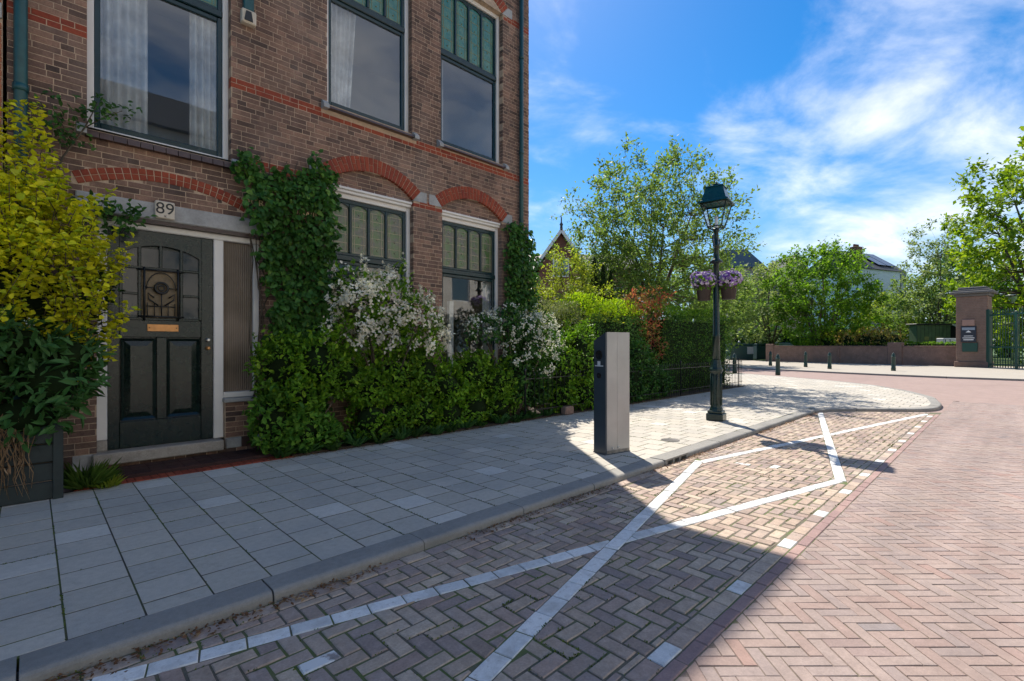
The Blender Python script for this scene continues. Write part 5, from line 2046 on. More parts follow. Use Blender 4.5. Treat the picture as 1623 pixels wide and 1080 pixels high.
shrub('green_bush', 'green bush below the right-hand ground floor window', (5.75, 6.5, WALK), [((5.38, 6.48, 1.0), (.38, .34, .36)), ((5.98, 6.5, .76), (.44, .34, .36)), ((5.4, 6.40, .4), (.38, .25, .32)), ((5.95, 6.42, .36), (.36, .25, .3))], 3500, .066, L_bush, rowb, sprigs=95, gaps=.32)
shrub('green_bush', 'dark green bush at the foot of the house corner', (6.7, 6.5, WALK), [((6.5, 6.5, .78), (.42, .32, .46)), ((6.98, 6.52, .68), (.42, .32, .42))], 2600, .07, L_ivy, rowb, sprigs=40, gaps=.5)
# ground cover along the pavement edge
for k in range(16):
    x = 2.2 + k * .32 + random.uniform(-.08, .08)
    ords = ['first', 'second', 'third', 'fourth', 'fifth', 'sixth', 'seventh', 'eighth', 'ninth', 'tenth', 'eleventh', 'twelfth', 'thirteenth', 'fourteenth', 'fifteenth', 'sixteenth']
    nm = ['low dark plant', 'leafy low plant'][k % 2] + ' at the foot of the bushes, ' + ords[k] + ' counted from the door'
    tuft('ground_plant', nm, x, 6.18 + random.uniform(-.04, .06), 34, random.uniform(.12, .26), L_dark if k % 2 == 0 else L_valerian, .16, .045, group='ground plants below the bushes')

# variegated shrubs
L_blossom = leafmat('petal_cream', [(0, (0.72, 0.68, 0.52)), (0.5, (0.88, 0.83, 0.66)), (1, (0.93, 0.89, 0.76))], 0.3, rough=0.6, tint=(1, 1, .9))
L_blossom2 = leafmat('petal_silver', [(0, (0.45, 0.47, 0.34)), (0.5, (0.70, 0.70, 0.58)), (1, (0.86, 0.85, 0.76))], 0.3, rough=0.6, tint=(1, 1, .9))


def blossom(t, base, blobs, clusters, per, size, spread, mat, zlow):
    loc = [((c[0] - base[0], c[1] - base[1], c[2] - base[2]), r) for c, r in blobs]
    P, O = blob_points(loc, clusters, .86)
    kp = (O[:, 2] > zlow) & (lumps(P, 6.0, 1.7) > -.45)
    P, O = P[kp] * 1.0 + O[kp] * .03, O[kp]
    # sprays: every cluster is stretched along a drooping twig
    tw = unit(np.cross(O, rdir(len(P))) + np.array([0, 0, -.25]))
    n = len(P) * per
    a = RNG.normal(size=n)[:, None] * spread * 1.9
    Q = np.repeat(P, per, 0) + np.repeat(tw, per, 0) * a + RNG.normal(size=(n, 3)) * spread * .55 + np.repeat(O, per, 0) * RNG.random(n)[:, None] * spread
    D = unit(rdir(n) + np.repeat(O, per, 0) * .5)
    N = unit(np.repeat(O, per, 0) + np.array([0, 0, .5]) + rdir(n) * .5)
    o = link('blossom', leaf_mesh('blossom', Q, D, N, size * RNG.uniform(.6, 1.3, n), size * .85, mat, True, .15), t)
    o['kind'] = 'stuff'


VB1 = [((3.35, 6.45, 2.0), (.42, .34, .45)), ((3.8, 6.42, 2.12), (.45, .38, .50)), ((4.2, 6.42, 1.85), (.42, .36, .46)), ((3.3, 6.4, 1.62), (.45, .32, .30)), ((3.75, 6.38, 1.6), (.45, .34, .36)), ((4.4, 6.42, 1.6), (.34, .32, .34)), ((3.2, 6.45, 2.4), (.2, .2, .28))]
VB2 = [((5.75, 6.45, 1.75), (.45, .32, .28)), ((6.25, 6.42, 1.8), (.48, .36, .36)), ((6.8, 6.42, 1.72), (.45, .36, .42)), ((6.6, 6.4, 1.35), (.5, .34, .36)), ((7.2, 6.45, 1.55), (.4, .36, .42)), ((7.1, 6.4, 1.1), (.4, .3, .36))]
t = shrub('blossom_shrub', 'large shrub with creamy white blossom before the bay window', (3.75, 6.45, WALK), VB1, 2600, .07, L_bush, aspect=.55, stems=7, cores=False, shell=.4, stem_r=.02, sprigs=40, gaps=.3)
blossom(t, (3.75, 6.45, WALK), VB1, 330, 17, .045, .030, L_blossom, -.45)
t = shrub('blossom_shrub', 'shrub with silvery white blossom before the right-hand ground floor window', (6.4, 6.45, WALK), VB2, 2600, .075, L_ivy, aspect=.45, stems=7, cores=False, shell=.4, stem_r=.02, sprigs=50, gaps=.3)
blossom(t, (6.4, 6.45, WALK), VB2, 280, 13, .04, .030, L_blossom2, -.4)

# ------------------------------------------------------------------ garden fence, hedges
fence = thing('iron_fence', 'black iron garden fence along the pavement', 'fence', (11.7, 6.17, WALK))
fx0, fx1 = 6.4, 16.7
for zz in (.16, .74):
    Geo().box(fx0 - 11.7, -.006, zz, fx1 - 11.7, .006, zz + .014).build('rail', M_iron, fence)
x = fx0
k = 0
pm = Geo().lathe([(.006, 0), (.006, .80), (.013, .81), (.011, .84), (.001, .88)], (0, 0, 0), 6).mesh('picket', M_iron)
po = Geo().lathe([(.018, -.1), (.018, .88), (.026, .89), (.024, .92), (.001, .96)], (0, 0, 0), 8).mesh('post', M_iron)
while x <= fx1:
    o = link('post' if k % 16 == 0 else 'picket', po if k % 16 == 0 else pm, fence)
    o.location = (x - 11.7, 0, 0)
    x += .125
    k += 1
sb = thing('brick_block', 'loose reddish stone block lying before the garden fence', 'stone', *[(7.55, 6.12, WALK)])
Geo().bbox(-.13, -.07, 0, .13, .07, .16, .02).build('block', M_pinkbrick, sb)
shrub('fence_shrub', 'green leafy shrub pushing through the fence', (8.0, 6.55, WALK), [((7.7, 6.42, .95), (.45, .36, .7)), ((8.3, 6.42, 1.15), (.5, .42, .8)), ((7.6, 6.35, .45), (.4, .28, .4)), ((8.4, 6.35, .5), (.5, .32, .45)), ((8.9, 6.4, .9), (.4, .34, .6))], 5000, .075, L_bush, cores=True, sprigs=80, gaps=.5)
hedge('variegated_hedge', 'greyish green clipped hedge between shrub and lime hedge', 7.75, 6.62, 8.95, 7.7, WALK, 2.42, 7000, .045, L_greyhedge, .12, rnd_top=.5)
hedge('lime_hedge', 'rounded hedge with sunlit top coloured bright lime green behind the charging post', 9.0, 6.5, 11.3, 7.9, WALK, 2.58, 13000, .05, L_hedge, .11, L_lime_backlit, rnd_top=.55, top_h=.42)  # backlight along the hedge top is put into its leaf colour
shrub('fence_shrub', 'low green shrubs at the foot of the lime hedge', (10.3, 6.4, WALK), [((9.4, 6.34, .6), (.5, .30, .55)), ((10.2, 6.32, .6), (.5, .30, .6)), ((11.0, 6.34, .65), (.5, .3, .6)), ((10.6, 6.42, 1.1), (.5, .34, .5)), ((11.6, 6.36, .5), (.4, .28, .45))], 4800, .07, L_ivy)
shrub('photinia_shrub', 'red leaved shrub between the lime hedge and the dark hedge', (11.75, 6.7, WALK), [((11.7, 6.75, 2.2), (.42, .4, .55)), ((11.8, 6.7, 1.4), (.4, .4, .6)), ((12.2, 6.8, 2.65), (.35, .35, .4)), ((11.3, 6.9, 2.6), (.35, .35, .35))], 2000, .08, L_red, aspect=.42, cores=False, shell=.35, sprigs=50, gaps=.2)
hedge('yew_hedge', 'tall dark green clipped hedge at the end of the garden', 12.1, 6.45, 16.6, 7.7, WALK, 2.52, 16000, .055, L_yew, .11, L_bush, rnd_top=.25, top_h=.18)


# ------------------------------------------------------------------ street lamp with flower pots
LX, LY = 8.91, 3.75
lamp = thing('street_lamp', 'dark green street lamp with square lantern standing at the kerb', 'street lamp', (LX, LY, WALK), R(9))
g = Geo()
g.bbox(-.145, -.145, 0, .145, .145, .13, .012)
g.bbox(-.125, -.125, .1305, .125, .125, .18, .02)
g.lathe([(.118, .1805), (.112, .21), (.098, .24), (.092, .30), (.088, .84), (.10, .87), (.118, .90), (.118, .93), (.10, .96), (.085, 1.02), (.072, 1.10)], (0, 0, 0), 8, False, PI / 8)
base = g.build('base', M_lampgreen, lamp)
g = Geo()
for k in range(8):
    a = PI / 4 * k + PI / 8
    g.tube([(.093 * math.cos(a), .093 * math.sin(a), .27), (.089 * math.cos(a), .089 * math.sin(a), .85)], .012, 5)
g.build('rib', M_lampgreen, base)
g = Geo()
g.lathe([(.066, 1.10), (.060, 1.5), (.064, 1.51), (.064, 1.55), (.058, 1.56), (.052, 2.6), (.047, 2.84), (.06, 2.86), (.11, 2.87), (.115, 2.885), (.07, 2.93), (.05, 2.96), (.046, 3.15), (.056, 3.16), (.056, 3.2), (.046, 3.21), (.040, 3.42), (.055, 3.44), (.055, 3.47), (.038, 3.50)], (0, 0, 0), 14)
g.build('column', M_lampgreen, lamp)
g = Geo()
for s in (-1, 1):                       # scroll bracket
    pts = [(s * .04, 0, 3.14), (s * .14, 0, 3.16), (s * .22, 0, 3.22), (s * .26, 0, 3.30), (s * .23, 0, 3.345), (s * .195, 0, 3.32), (s * .205, 0, 3.285)]
    g.tube(pts, [.014, .013, .012, .012, .011, .01, .008], 6)
    pts = [(s * .10, 0, 3.155), (s * .15, 0, 3.11), (s * .14, 0, 3.06), (s * .10, 0, 3.06), (s * .10, 0, 3.10)]
    g.tube(pts, [.012, .012, .011, .010, .008], 6)
    g.lathe([(.001, -.022), (.02, -.01), (.02, .01), (.001, .022)], (s * .16, 0, 3.165), 8)
g.build('scroll_bracket', M_lampgreen, lamp)
lt = thing('lantern', None, None)
lt.parent = lamp
lt.location = (0, 0, 3.50)
b0, t0, h0 = .12, .215, .43
g = Geo()
for (sx, sy) in ((1, 1), (1, -1), (-1, 1), (-1, -1)):
    g.tube([(sx * b0, sy * b0, .02), (sx * t0, sy * t0, h0)], .011, 5)
for hh, w in ((.02, b0), (h0, t0)):
    for k in range(4):
        a = [(w, w), (-w, w), (-w, -w), (w, -w)]
        g.tube([(*a[k], hh), (*a[(k + 1) % 4], hh)], .012, 5)
for (sx, sy) in ((1, 1), (1, -1), (-1, 1), (-1, -1)):
    g.tube([(sx * b0, sy * b0, .02), (sx * .05, sy * .05, -.03), (sx * .03, sy * .03, -.04)], .010, 5)
g.build('lantern_frame', M_lampgreen, lt)
for k in range(4):
    c, s = math.cos(PI / 2 * k), math.sin(PI / 2 * k)
    q = [(-b0 + .01, -b0, .025), (b0 - .01, -b0, .025), (t0 - .01, -t0, h0 - .01), (-t0 + .01, -t0, h0 - .01)]
    Geo().add([(x * c - y * s, x * s + y * c, z) for x, y, z in q], [(0, 1, 2, 3)]).build('lantern_pane', M_lantern, lt)
g = Geo()


def frus(g, w0, w1, z0, z1):
    g.add([(-w0, -w0, z0), (w0, -w0, z0), (w0, w0, z0), (-w0, w0, z0), (-w1, -w1, z1), (w1, -w1, z1), (w1, w1, z1), (-w1, w1, z1)], [(3, 2, 1, 0), (4, 5, 6, 7), (0, 1, 5, 4), (1, 2, 6, 5), (2, 3, 7, 6), (3, 0, 4, 7)])


frus(g, .265, .25, h0 + .012, h0 + .045)
frus(g, .235, .215, h0 + .0455, h0 + .06)
frus(g, .212, .145, h0 + .0605, h0 + .29)
frus(g, .162, .15, h0 + .2905, h0 + .315)
frus(g, .10, .06, h0 + .3155, h0 + .35)
g.lathe([(.07, h0 + .351), (.075, h0 + .365), (.02, h0 + .375), (.022, h0 + .40), (.001, h0 + .425)], (0, 0, 0), 10)
g.build('lantern_roof', M_lamproof, lt)
g = Geo()
g.lathe([(.03, -.03), (.035, .05), (.02, .06), (.028, .10), (.03, .20), (.001, .23)], (0, 0, 0), 10)
g.build('lamp_holder', plain('opal', (.75, .76, .76), .4), lt)
for k, dd in enumerate((-1, 1)):
    px, py = LX + RX * dd * .225, LY + RY * dd * .225
    pot = thing('flower_pot', ['brown pot of purple and white petunias on the left of the lamp column', 'brown pot of purple and white petunias on the right of the lamp column'][k], 'flower pot', (px, py, 2.28 + (.02 if k else 0)), 0, 'flower pots on the lamp column')
    if k:
        pg = Geo()
        pg.lathe([(.115, 0), (.155, .30), (.168, .305), (.168, .345), (.15, .345), (.145, .32)], (0, 0, 0), 18)
        pg.build('pot', M_pot, pot)
    else:
        pg = Geo()
        pg.lathe([(.105, 0), (.14, .28), (.155, .285), (.155, .32), (.138, .32), (.134, .30)], (0, 0, 0), 18)
        pg.build('pot', M_pot, pot)
    Geo().lathe([(.001, .27), (.13, .272), (.13, .275), (.001, .276)], (0, 0, 0), 12).build('soil', M_soil, pot)
    # hanger to the column
    Geo().tube([(0, 0, .30), (-RX * dd * .17, -RY * dd * .17, .30)], .012, 5).build('hanger', M_iron, pot)
    n = 330
    P, O = blob_points([((0, 0, .35), (.20, .20, .15))], n, .7)
    link('foliage', leaf_mesh('foliage', P * .92, O + rdir(len(P)) * .6, O + np.array([0, 0, .6]), .055, .035, L_bush, True), pot)
    P, O = blob_points([((0, 0, .37), (.21, .21, .15))], 140, .9, zmin=.24)
    q, o2, up2 = [], [], []
    for p, o in zip(P, O):
        a = np.cross(o, [0, 0, 1.]); a /= max(1e-6, np.linalg.norm(a))
        b = np.cross(o, a)
        for j in range(5):
            th = 2 * PI * j / 5
            q.append(p + o * .01); o2.append(a * math.cos(th) + b * math.sin(th) + o * .35); up2.append(o)
    fm = leaf_mesh('petal', np.array(q), np.array(o2), np.array(up2), .040, .042, L_flower, True, .1)
    o_ = link('petal', fm, pot)
    o_['kind'] = 'stuff'

# ------------------------------------------------------------------ post with slanted top beside the kerb
ch = thing('charging_post', 'steel and anthracite post with slanted top standing on the pavement', 'charging post', (5.08, 3.51, WALK), R(-11))
cw, cd, chh = .42, .215, 1.53
P = [(0.0, chh), (cd, chh - .105)]
g = Geo()
g.yprism([(0, 0.0), (cd, 0.0), (cd, chh - .105), (0, chh)], .022, cw)
g.build('casing', M_steel, ch)
Geo().yprism([(0.0015, 0.0), (cd - .0015, 0.0), (cd - .0015, chh - .107), (0.0015, chh - .003)], 0.0, .0215).build('front_panel', M_anthra, ch)
ry = Matrix.Rotation(-PI / 2, 4, 'Y')
for (yy, zz, r, nm) in ((.115, 1.245, .058, 'socket'), (.115, .985, .034, 'card_reader')):
    o = Geo().lathe([(r, 0), (r, .012), (r * .86, .014), (r * .82, .004), (.001, .003)], (0, 0, 0), 24).build(nm, M_dark, ch)
    o.matrix_local = Matrix.Translation((-0.0005, yy, zz)) @ ry
Geo().box(-.004, .045, 1.10, -.0005, .19, 1.112).build('white_line', M_paintwhite, ch)
Geo().box(-.004, .095, 1.1125, -.0005, .145, 1.165).build('white_mark', M_paintwhite, ch)
for x in (.20,):
    Geo().box(x, -.0012, .05, x + .0012, -.0004, chh - .004).build('seam', plain('seam_grey', (.26, .255, .245), .45), ch)
Geo().box(.022, -.0014, .012, cw, -.0005, .05).build('dirt_band', plain('splash_dirt', (.22, .20, .17), .8, var=.4, scale=18), ch)
for x in (.12, .22):
    Geo().lathe([(.012, 0), (.012, .006), (.004, .01)], (0, 0, 0), 8).build('bolt', M_chrome, ch).matrix_local = Matrix.Translation((x, -.0005, .075)) @ Matrix.Rotation(PI / 2, 4, 'X')
Geo().box(-.006, -.006, 0.0, cw + .006, cd + .006, .012).build('foot_plate', M_anthra, ch)

# ------------------------------------------------------------------ bollards across the street
bprof = [(.105, 0), (.105, .16), (.095, .18), (.085, .72), (.10, .735), (.10, .77), (.082, .79), (.08, .86), (.06, .91), (.03, .94), (.028, .96), (.001, .98)]
bme = Geo().lathe(bprof, (0, 0, 0), 14).mesh('post', M_bollard)
bband = Geo().lathe([(.103, .735), (.106, .745), (.106, .765), (.103, .775)], (0, 0, 0), 14).mesh('collar', M_bollard)
for (x, y, lab) in ((24.2, 9.3, 'green bollard beside the lamp column near the bins'), (24.1, 7.35, 'green bollard at the corner of the near pavement'), (34.6, 11.0, 'green bollard furthest behind, near the end of the wall'),
                    (34.2, 8.85, 'green bollard before the middle of the low wall'), (32.5, 7.2, 'green bollard before the bright green tree'), (32.5, 4.3, 'green bollard standing alone before the wall pier')):
    t = thing('bollard', lab, 'bollard', (x, y, .095), 0, 'green bollards along the side street')
    link('post', bme, t)
    link('collar', bband, t)

# ------------------------------------------------------------------ low park wall, gate pier and gate
WA, WB = Vector((44.0, 13.8, 0)), Vector((42.4, 2.1, 0))
pw = thing('park_wall', 'low reddish brick wall with flat coping along the park', 'wall', (43.2, 8.0, .1), math.atan2(WB.y - WA.y, WB.x - WA.x))
wl = (WB - WA).length / 2
Geo().box(-wl, -.17, -.05, wl, .17, 1.22).build('wall_body', M_pinkbrick, pw)
Geo().bbox(-wl - .02, -.21, 1.221, wl + .02, .21, 1.31, .02).build('coping', M_pinkbrick, pw)
for xx, ww, hh in ((-wl - .12, .3, 1.45), (wl * .42, .42, 1.55), (-wl * .16, .06, 1.22)):
    Geo().bbox(xx - ww, -.25, -.05, xx + ww, .25, hh, .03).build('pier', M_pinkbrick, pw)
g = Geo()
for k in range(12):
    zz = .1 + k * .1
    g.box(-wl, .1715, zz - .006, wl, .174, zz + .006)
g.build('bed_joint', plain('park_joint', (.22, .18, .15), .9), pw)

pier = thing('gate_pier', 'tall brick gate pier with moulded stone cap and sign boards', 'gate pier', (41.7, 1.55, .1), R(-6))
Geo().bbox(-.72, -.72, 0, .72, .72, 4.35, .03).build('shaft', M_pinkbrick, pier)
Geo().bbox(-.80, -.80, 0, .80, .80, .35, .03).build('plinth', M_pinkbrick, pier)
g = Geo()
g.bbox(-.80, -.80, 4.351, .80, .80, 4.50, .03)
g.bbox(-.98, -.98, 4.501, .98, .98, 4.66, .04)
g.bbox(-.85, -.85, 4.661, .85, .85, 4.76, .04)
g.bbox(-.65, -.65, 4.761, .65, .65, 4.92, .05)
g.build('cap', plain('cap_stone', (.13, .125, .12), .8), pier)
g = Geo()
for k in range(40):
    zz = .4 + k * .098
    g.box(-.7235, -.7235, zz - .008, .7235, .7235, zz + .008)
g.build('bed_joint', MATS['park_joint'], pier)
for nm, y0, y1, z0, z1, m in (('plaque', -.15, .42, 2.55, 2.92, plain('plaque_pink', (.36, .22, .17), .7)), ('sign_board', -.22, .48, 1.55, 2.52, plain('sign_navy', (.02, .026, .04), .4)), ('letter_box', -.28, .42, .95, 1.5, M_gate)):
    sb_ = Geo().bbox(-.80, y0, z0, -.722, y1, z1, .01).build(nm, m, pier)
    if nm == 'sign_board':
        # white lines of small print, unreadable at this distance, and a roof-shaped emblem
        g = Geo()
        for (a, b, zz, hh) in ((-.10, .36, 1.66, .05), (-.14, .40, 1.78, .04), (-.08, .34, 1.90, .035)):
            g.box(-.806, a, zz, -.8005, b, zz + hh)
        g.yprism([(.0, 2.14), (.26, 2.14), (.13, 2.26)], -.806, -.8005)
        g.build('print', M_paintwhite, sb_)
        Geo().box(-.806, -.16, 2.28, -.8005, .42, 2.44).build('picture', plain('sign_sky', (.25, .30, .36), .5), sb_)
gate = thing('park_gate', 'green iron gate of upright bars beside the brick pier', 'gate', (40.9, .85, .1), math.atan2(-1.0, -1.05))
gl = 4.6
for zr in (.18, 1.2, 3.1):
    Geo().box(0, -.03, zr, gl, .03, zr + .09).build('rail', M_gate, gate)
Geo().bbox(-.12, -.09, -.05, .08, .09, 3.5, .02).build('gate_post', M_gate, gate)
bm_ = Geo().lathe([(.022, .05), (.022, 3.25), (.04, 3.27), (.03, 3.34), (.001, 3.5)], (0, 0, 0), 6).mesh('bar', M_gate)
bm2 = Geo().bbox(-.07, -.05, 0, .07, .05, 3.3, .01).mesh('stile', M_gate)
k = 0
x = .2
while x < gl:
    o = link('stile' if k in (9, 18) else 'bar', bm2 if k in (9, 18) else bm_, gate)
    o.location = (x, 0, 0)
    x += .16
    k += 1

# containers, small box with graffiti, shed, park lamp, car
for (u, d, w, lab) in ((1172, 44.5, 1.05, 'wide dark green container standing by the end of the wall'), (1205, 45.5, .55, 'narrow dark green container next to the wide one')):
    x, y, _ = at(u, d)
    t = thing('waste_container', lab, 'container', (x, y, .1), math.atan2(RY, RX), 'green containers')
    Geo().bbox(-w, -.5, 0.03, w, .5, 1.35, .06).build('body', M_bin, t)
    Geo().bbox(-w - .03, -.53, 1.351, w + .03, .53, 1.5, .05).build('lid', M_bin, t)
    Geo().lathe([(.12, 1.5), (.12, 1.7), (.05, 1.74)], (0, 0, 0), 10).build('knob', M_steel, t)
    if w > 1:
        Geo().bbox(.45, -.56, .55, 1.0, -.531, 1.2, .02).build('notice', plain('notice_grey', (.35, .36, .36), .6), t)
x, y, _ = at(1500, 33)
bx_ = thing('graffiti_box', 'small white utility box with blue graffiti behind the wall', 'utility box', (x + 3.0, y, .1), math.atan2(RY, RX))
Geo().bbox(-.75, -.3, 0, .75, .3, 1.85, .03).build('cabinet', plain('box_white', (.5, .52, .5), .6), bx_)
lettering('graffiti', 'Ho', .7, plain('spray_blue', (.03, .04, .16), .6), bx_, Matrix.Translation((-.25, -.302, 1.5)) @ UP, .002)
x, y, _ = at(1484, 41)
shed = thing('park_shed', 'green boarded shed with pale lean-to roof behind the wall', 'shed', (x, y, .1), math.atan2(RY, RX))
Geo().bbox(-2.7, -1.3, 0, .05, -.5, 3.0, .03).build('wall', M_shed, shed)
g = Geo()
for k in range(9):
    g.box(-2.7 + .3 * k, -1.312, .1, -2.7 + .3 * k + .02, -1.301, 2.98)
g.build('board_joint', M_iron, shed)
Geo().bbox(-2.85, -1.45, 3.001, .2, -.35, 3.1, .02).build('roof', M_iron, shed)
Geo().add([(-.1, -1.6, 2.98), (3.0, -1.6, 2.98), (3.0, -2.6, 1.9), (.9, -2.6, 1.9), (-.1, -1.6, 3.04), (3.0, -1.6, 3.04), (3.0, -2.6, 1.96), (.9, -2.6, 1.96)],
          [(3, 2, 1, 0), (4, 5, 6, 7), (0, 1, 5, 4), (1, 2, 6, 5), (2, 3, 7, 6), (3, 0, 4, 7)]).build('lean_to_roof', plain('mossy_roof', (.32, .34, .28), .7, var=.35, scale=1.5), shed)
Geo().box(.06, -1.2, 0, 3.0, 1.2, 2.97).build('lean_to', M_dark, shed)
for xx in (-2.1, -1.2):
    Geo().box(xx, -1.318, 1.75, xx + .35, -1.3125, 2.05).build('vent', plain('vent_yellow', (.16, .17, .05), .6), shed)
x, y, _ = at(1604, 44)
pl_ = thing('park_lamp', 'grey park lamp with bowl shaped head behind the gate', 'street lamp', (x, y, .14))
Geo().lathe([(.09, 0), (.07, 1.2), (.055, 5.2)], (0, 0, 0), 10).build('column', M_steel, pl_)
Geo().lathe([(.06, 5.2), (.20, 5.28), (.42, 5.75), (.45, 5.78), (.2, 5.9), (.02, 5.95)], (0, 0, 0), 16).build('lamp_head', plain('lamp_bowl', (.5, .52, .5), .4), pl_)
x, y, _ = at(1242, 52)
car = thing('parked_car', 'blue parked car partly hidden by the low wall and trees', 'car', (x, y, .14), math.atan2(RY, RX))
g = Geo()
g.xprism([(-2.1, .35), (2.1, .35), (2.15, .75), (1.9, .95), (1.1, 1.02), (-1.9, 1.05), (-2.15, .9)], -.85, .85)
g.build('body', M_carblue, car)
Geo().xprism([(-1.7, 1.051), (1.0, 1.03), (.35, 1.5), (-1.2, 1.52)], -.72, .72).build('cabin_glass', M_winblue, car)
Geo().xprism([(-1.2, 1.521), (.35, 1.501), (.2, 1.56), (-1.1, 1.58)], -.70, .70).build('roof', M_carblue, car)
wme = Geo().lathe([(.2, -.1), (.32, -.09), (.33, 0), (.32, .09), (.2, .1)], (0, 0, 0), 14).mesh('wheel', M_dark)
for sx in (-1.3, 1.3):
    for sy in (-.8, .8):
        o = link('wheel', wme, car)
        o.location = (sx, sy, .33)
        o.rotation_euler = (PI / 2, 0, 0)

# ------------------------------------------------------------------ far houses
def far_house(name, label, u, d, w, dep, z_eave, z_ridge, wallm, roofm, rz=None, wins=(), gable_front=False, cat='house', winm=None):
    x, y, _ = at(u, d)
    t = thing(name, label, cat, (x, y, 0), math.atan2(RY, RX) if rz is None else rz)
    Geo().box(-w / 2, 0, 0, w / 2, dep, z_eave).build('wall', wallm, t)
    if gable_front:
        Geo().xprism([(-w / 2, z_eave + .001), (w / 2, z_eave + .001), (0, z_ridge)], 0.01, dep).build('gable', wallm, t)
        g = Geo()
        for s in (-1, 1):
            q = [(0, z_ridge + .02), (0, z_ridge + .3), (s * (w / 2 + .35), z_eave - .02), (s * (w / 2 + .35), z_eave - .3)]
            if parea(q) < 0:
                q = q[::-1]
            g.xprism(q, -.35, dep)
        g.build('roof', roofm, t)
    else:
        Geo().yprism([(-.4, z_eave + .001), (dep + .4, z_eave + .001), (dep / 2, z_ridge)], -w / 2 - .3, w / 2 + .3).build('roof', roofm, t)
    for (a, b, c, e) in wins:
        wf = frame_rect(Geo(), a, b, c, e, .1, -.06, -.001).build('window', M_whitepaint, t)
        Geo().box(a + .1, -.03, c + .1, b - .1, -.0015, e - .1).build('pane', winm or M_winblue, wf)
    return t


d = 42
gh = far_house('gable_house', 'brick house with white edged gable and spire behind the garden tree', 889, d, 3.6, 8, 8.2, 11.0, M_farbrick, M_slate, wins=((-.7, .7, 7.3, 8.9),), gable_front=True)
g = Geo()
for s in (-1, 1):
    q = [(0, 11.02), (0, 11.45), (s * 2.1, 8.5), (s * 2.1, 8.1)]
    if parea(q) < 0:
        q = q[::-1]
    g.xprism(q, -.5, -.36)
g.build('barge_board', M_whitepaint, gh)
Geo().lathe([(.14, 11.2), (.1, 11.6), (.16, 11.7), (.06, 11.9), (.05, 12.3), (.001, 12.5)], (0, -.4, 0), 8).build('finial', M_slate, gh)
far_house('row_house', 'long slate roofed row house behind the gable', 905, 47, 13, 9, 8.6, 11.0, M_farbrick, M_slate, wins=((1.5, 2.6, 5, 7), (4, 5.1, 5, 7)))
mh = far_house('mansard_house', 'far tan house with steep blue slate roof and two spikes', 1180, 90, 8.6, 8, 15.6, 15.7, M_fartan, M_slate, wins=[(-3.6 + k * 2.1, -2.4 + k * 2.1, 12.2, 14.6) for k in range(4)])
g = Geo()
g.add([(-3.2, 0, 15.75), (4.2, 0, 15.75), (4.2, 6, 15.75), (-3.2, 6, 15.75), (-3.0, 1.8, 19.4), (1.3, 1.8, 19.4), (1.3, 4.2, 19.4), (-3.0, 4.2, 19.4)], [(3, 2, 1, 0), (4, 5, 6, 7), (0, 1, 5, 4), (1, 2, 6, 5), (2, 3, 7, 6), (3, 0, 4, 7)])
g.build('steep_roof', M_slateblue, mh)
for xx in (-2.9, 1.2):
    Geo().lathe([(.12, 19.4), (.06, 20.2), (.001, 20.6)], (xx, 3, 0), 6).build('spike', M_slate, mh)
far_house('row_house', 'low dark roofed house right of the steep slate roof', 1228, 92, 7.5, 8, 14.2, 15.8, M_fartan, M_slate, wins=((-2, -.8, 11.5, 13.4), (1, 2.2, 11.5, 13.4)))
gb = far_house('gable_house', 'far house with thin white gable boards above the bright green tree', 1263, 85, 5.6, 8, 12.6, 17.0, M_fartan, M_slate, gable_front=True, wins=((-.8, .8, 12, 14),))
g = Geo()
for s in (-1, 1):
    q = [(0, 17.05), (0, 17.5), (s * 3.1, 12.7), (s * 3.1, 12.2)]
    if parea(q) < 0:
        q = q[::-1]
    g.xprism(q, -.6, -.36)
g.build('barge_board', M_whitepaint, gb)
# white house with chimney and solar panels; its gable looks towards the park gate
x, y, _ = at(1404, 64)
wh = thing('white_house', 'white rendered house with chimney, solar panels and dark framed gable window', 'house', (x, y, 0), math.atan2(RY, RX) + R(24))
Geo().box(-4.8, 0, 0, 4.6, 8, 11.2).build('wall', M_housewhite, wh)
Geo().yprism([(-.3, 11.201), (8.3, 11.201), (4, 14.3)], -5.0, 4.4).build('roof', M_slate, wh)
Geo().yprism([(0, 11.2015), (8, 11.2015), (4, 14.0)], 4.401, 4.6).build('gable', M_housewhite, wh)
for xx in (-.6, 1.3):
    Geo().add([(xx, .55, 11.95), (xx + 1.7, .55, 11.95), (xx + 1.7, 3.3, 13.95), (xx, 3.3, 13.95), (xx, .5, 12.03), (xx + 1.7, .5, 12.03), (xx + 1.7, 3.25, 14.03), (xx, 3.25, 14.03)],
              [(3, 2, 1, 0), (4, 5, 6, 7), (0, 1, 5, 4), (1, 2, 6, 5), (2, 3, 7, 6), (3, 0, 4, 7)]).build('solar_panel', M_panel, wh)
cy_ = Geo().bbox(-3.6, 1.5, 11.5, -2.3, 2.4, 14.4, .03).build('chimney', M_farbrick, wh)
for k in range(5):
    Geo().lathe([(.1, 14.4), (.09, 14.75)], (-3.4 + .22 * k, 1.95, 0), 6).build('chimney_pot', M_farbrick, cy_)
for (x0, x1, z0, z1) in ((3.2, 4.4, 7.6, 11.0), (-2.0, -.9, 7.3, 9.2), (-2.4, -.8, 5.3, 6.8)):
    f = frame_rect(Geo(), x0, x1, z0, z1, .2, -.09, -.001).build('window', M_anthra, wh)
    Geo().box(x0 + .2, -.05, z0 + .2, x1 - .2, -.002, z1 - .2).build('pane', M_winblue, f)
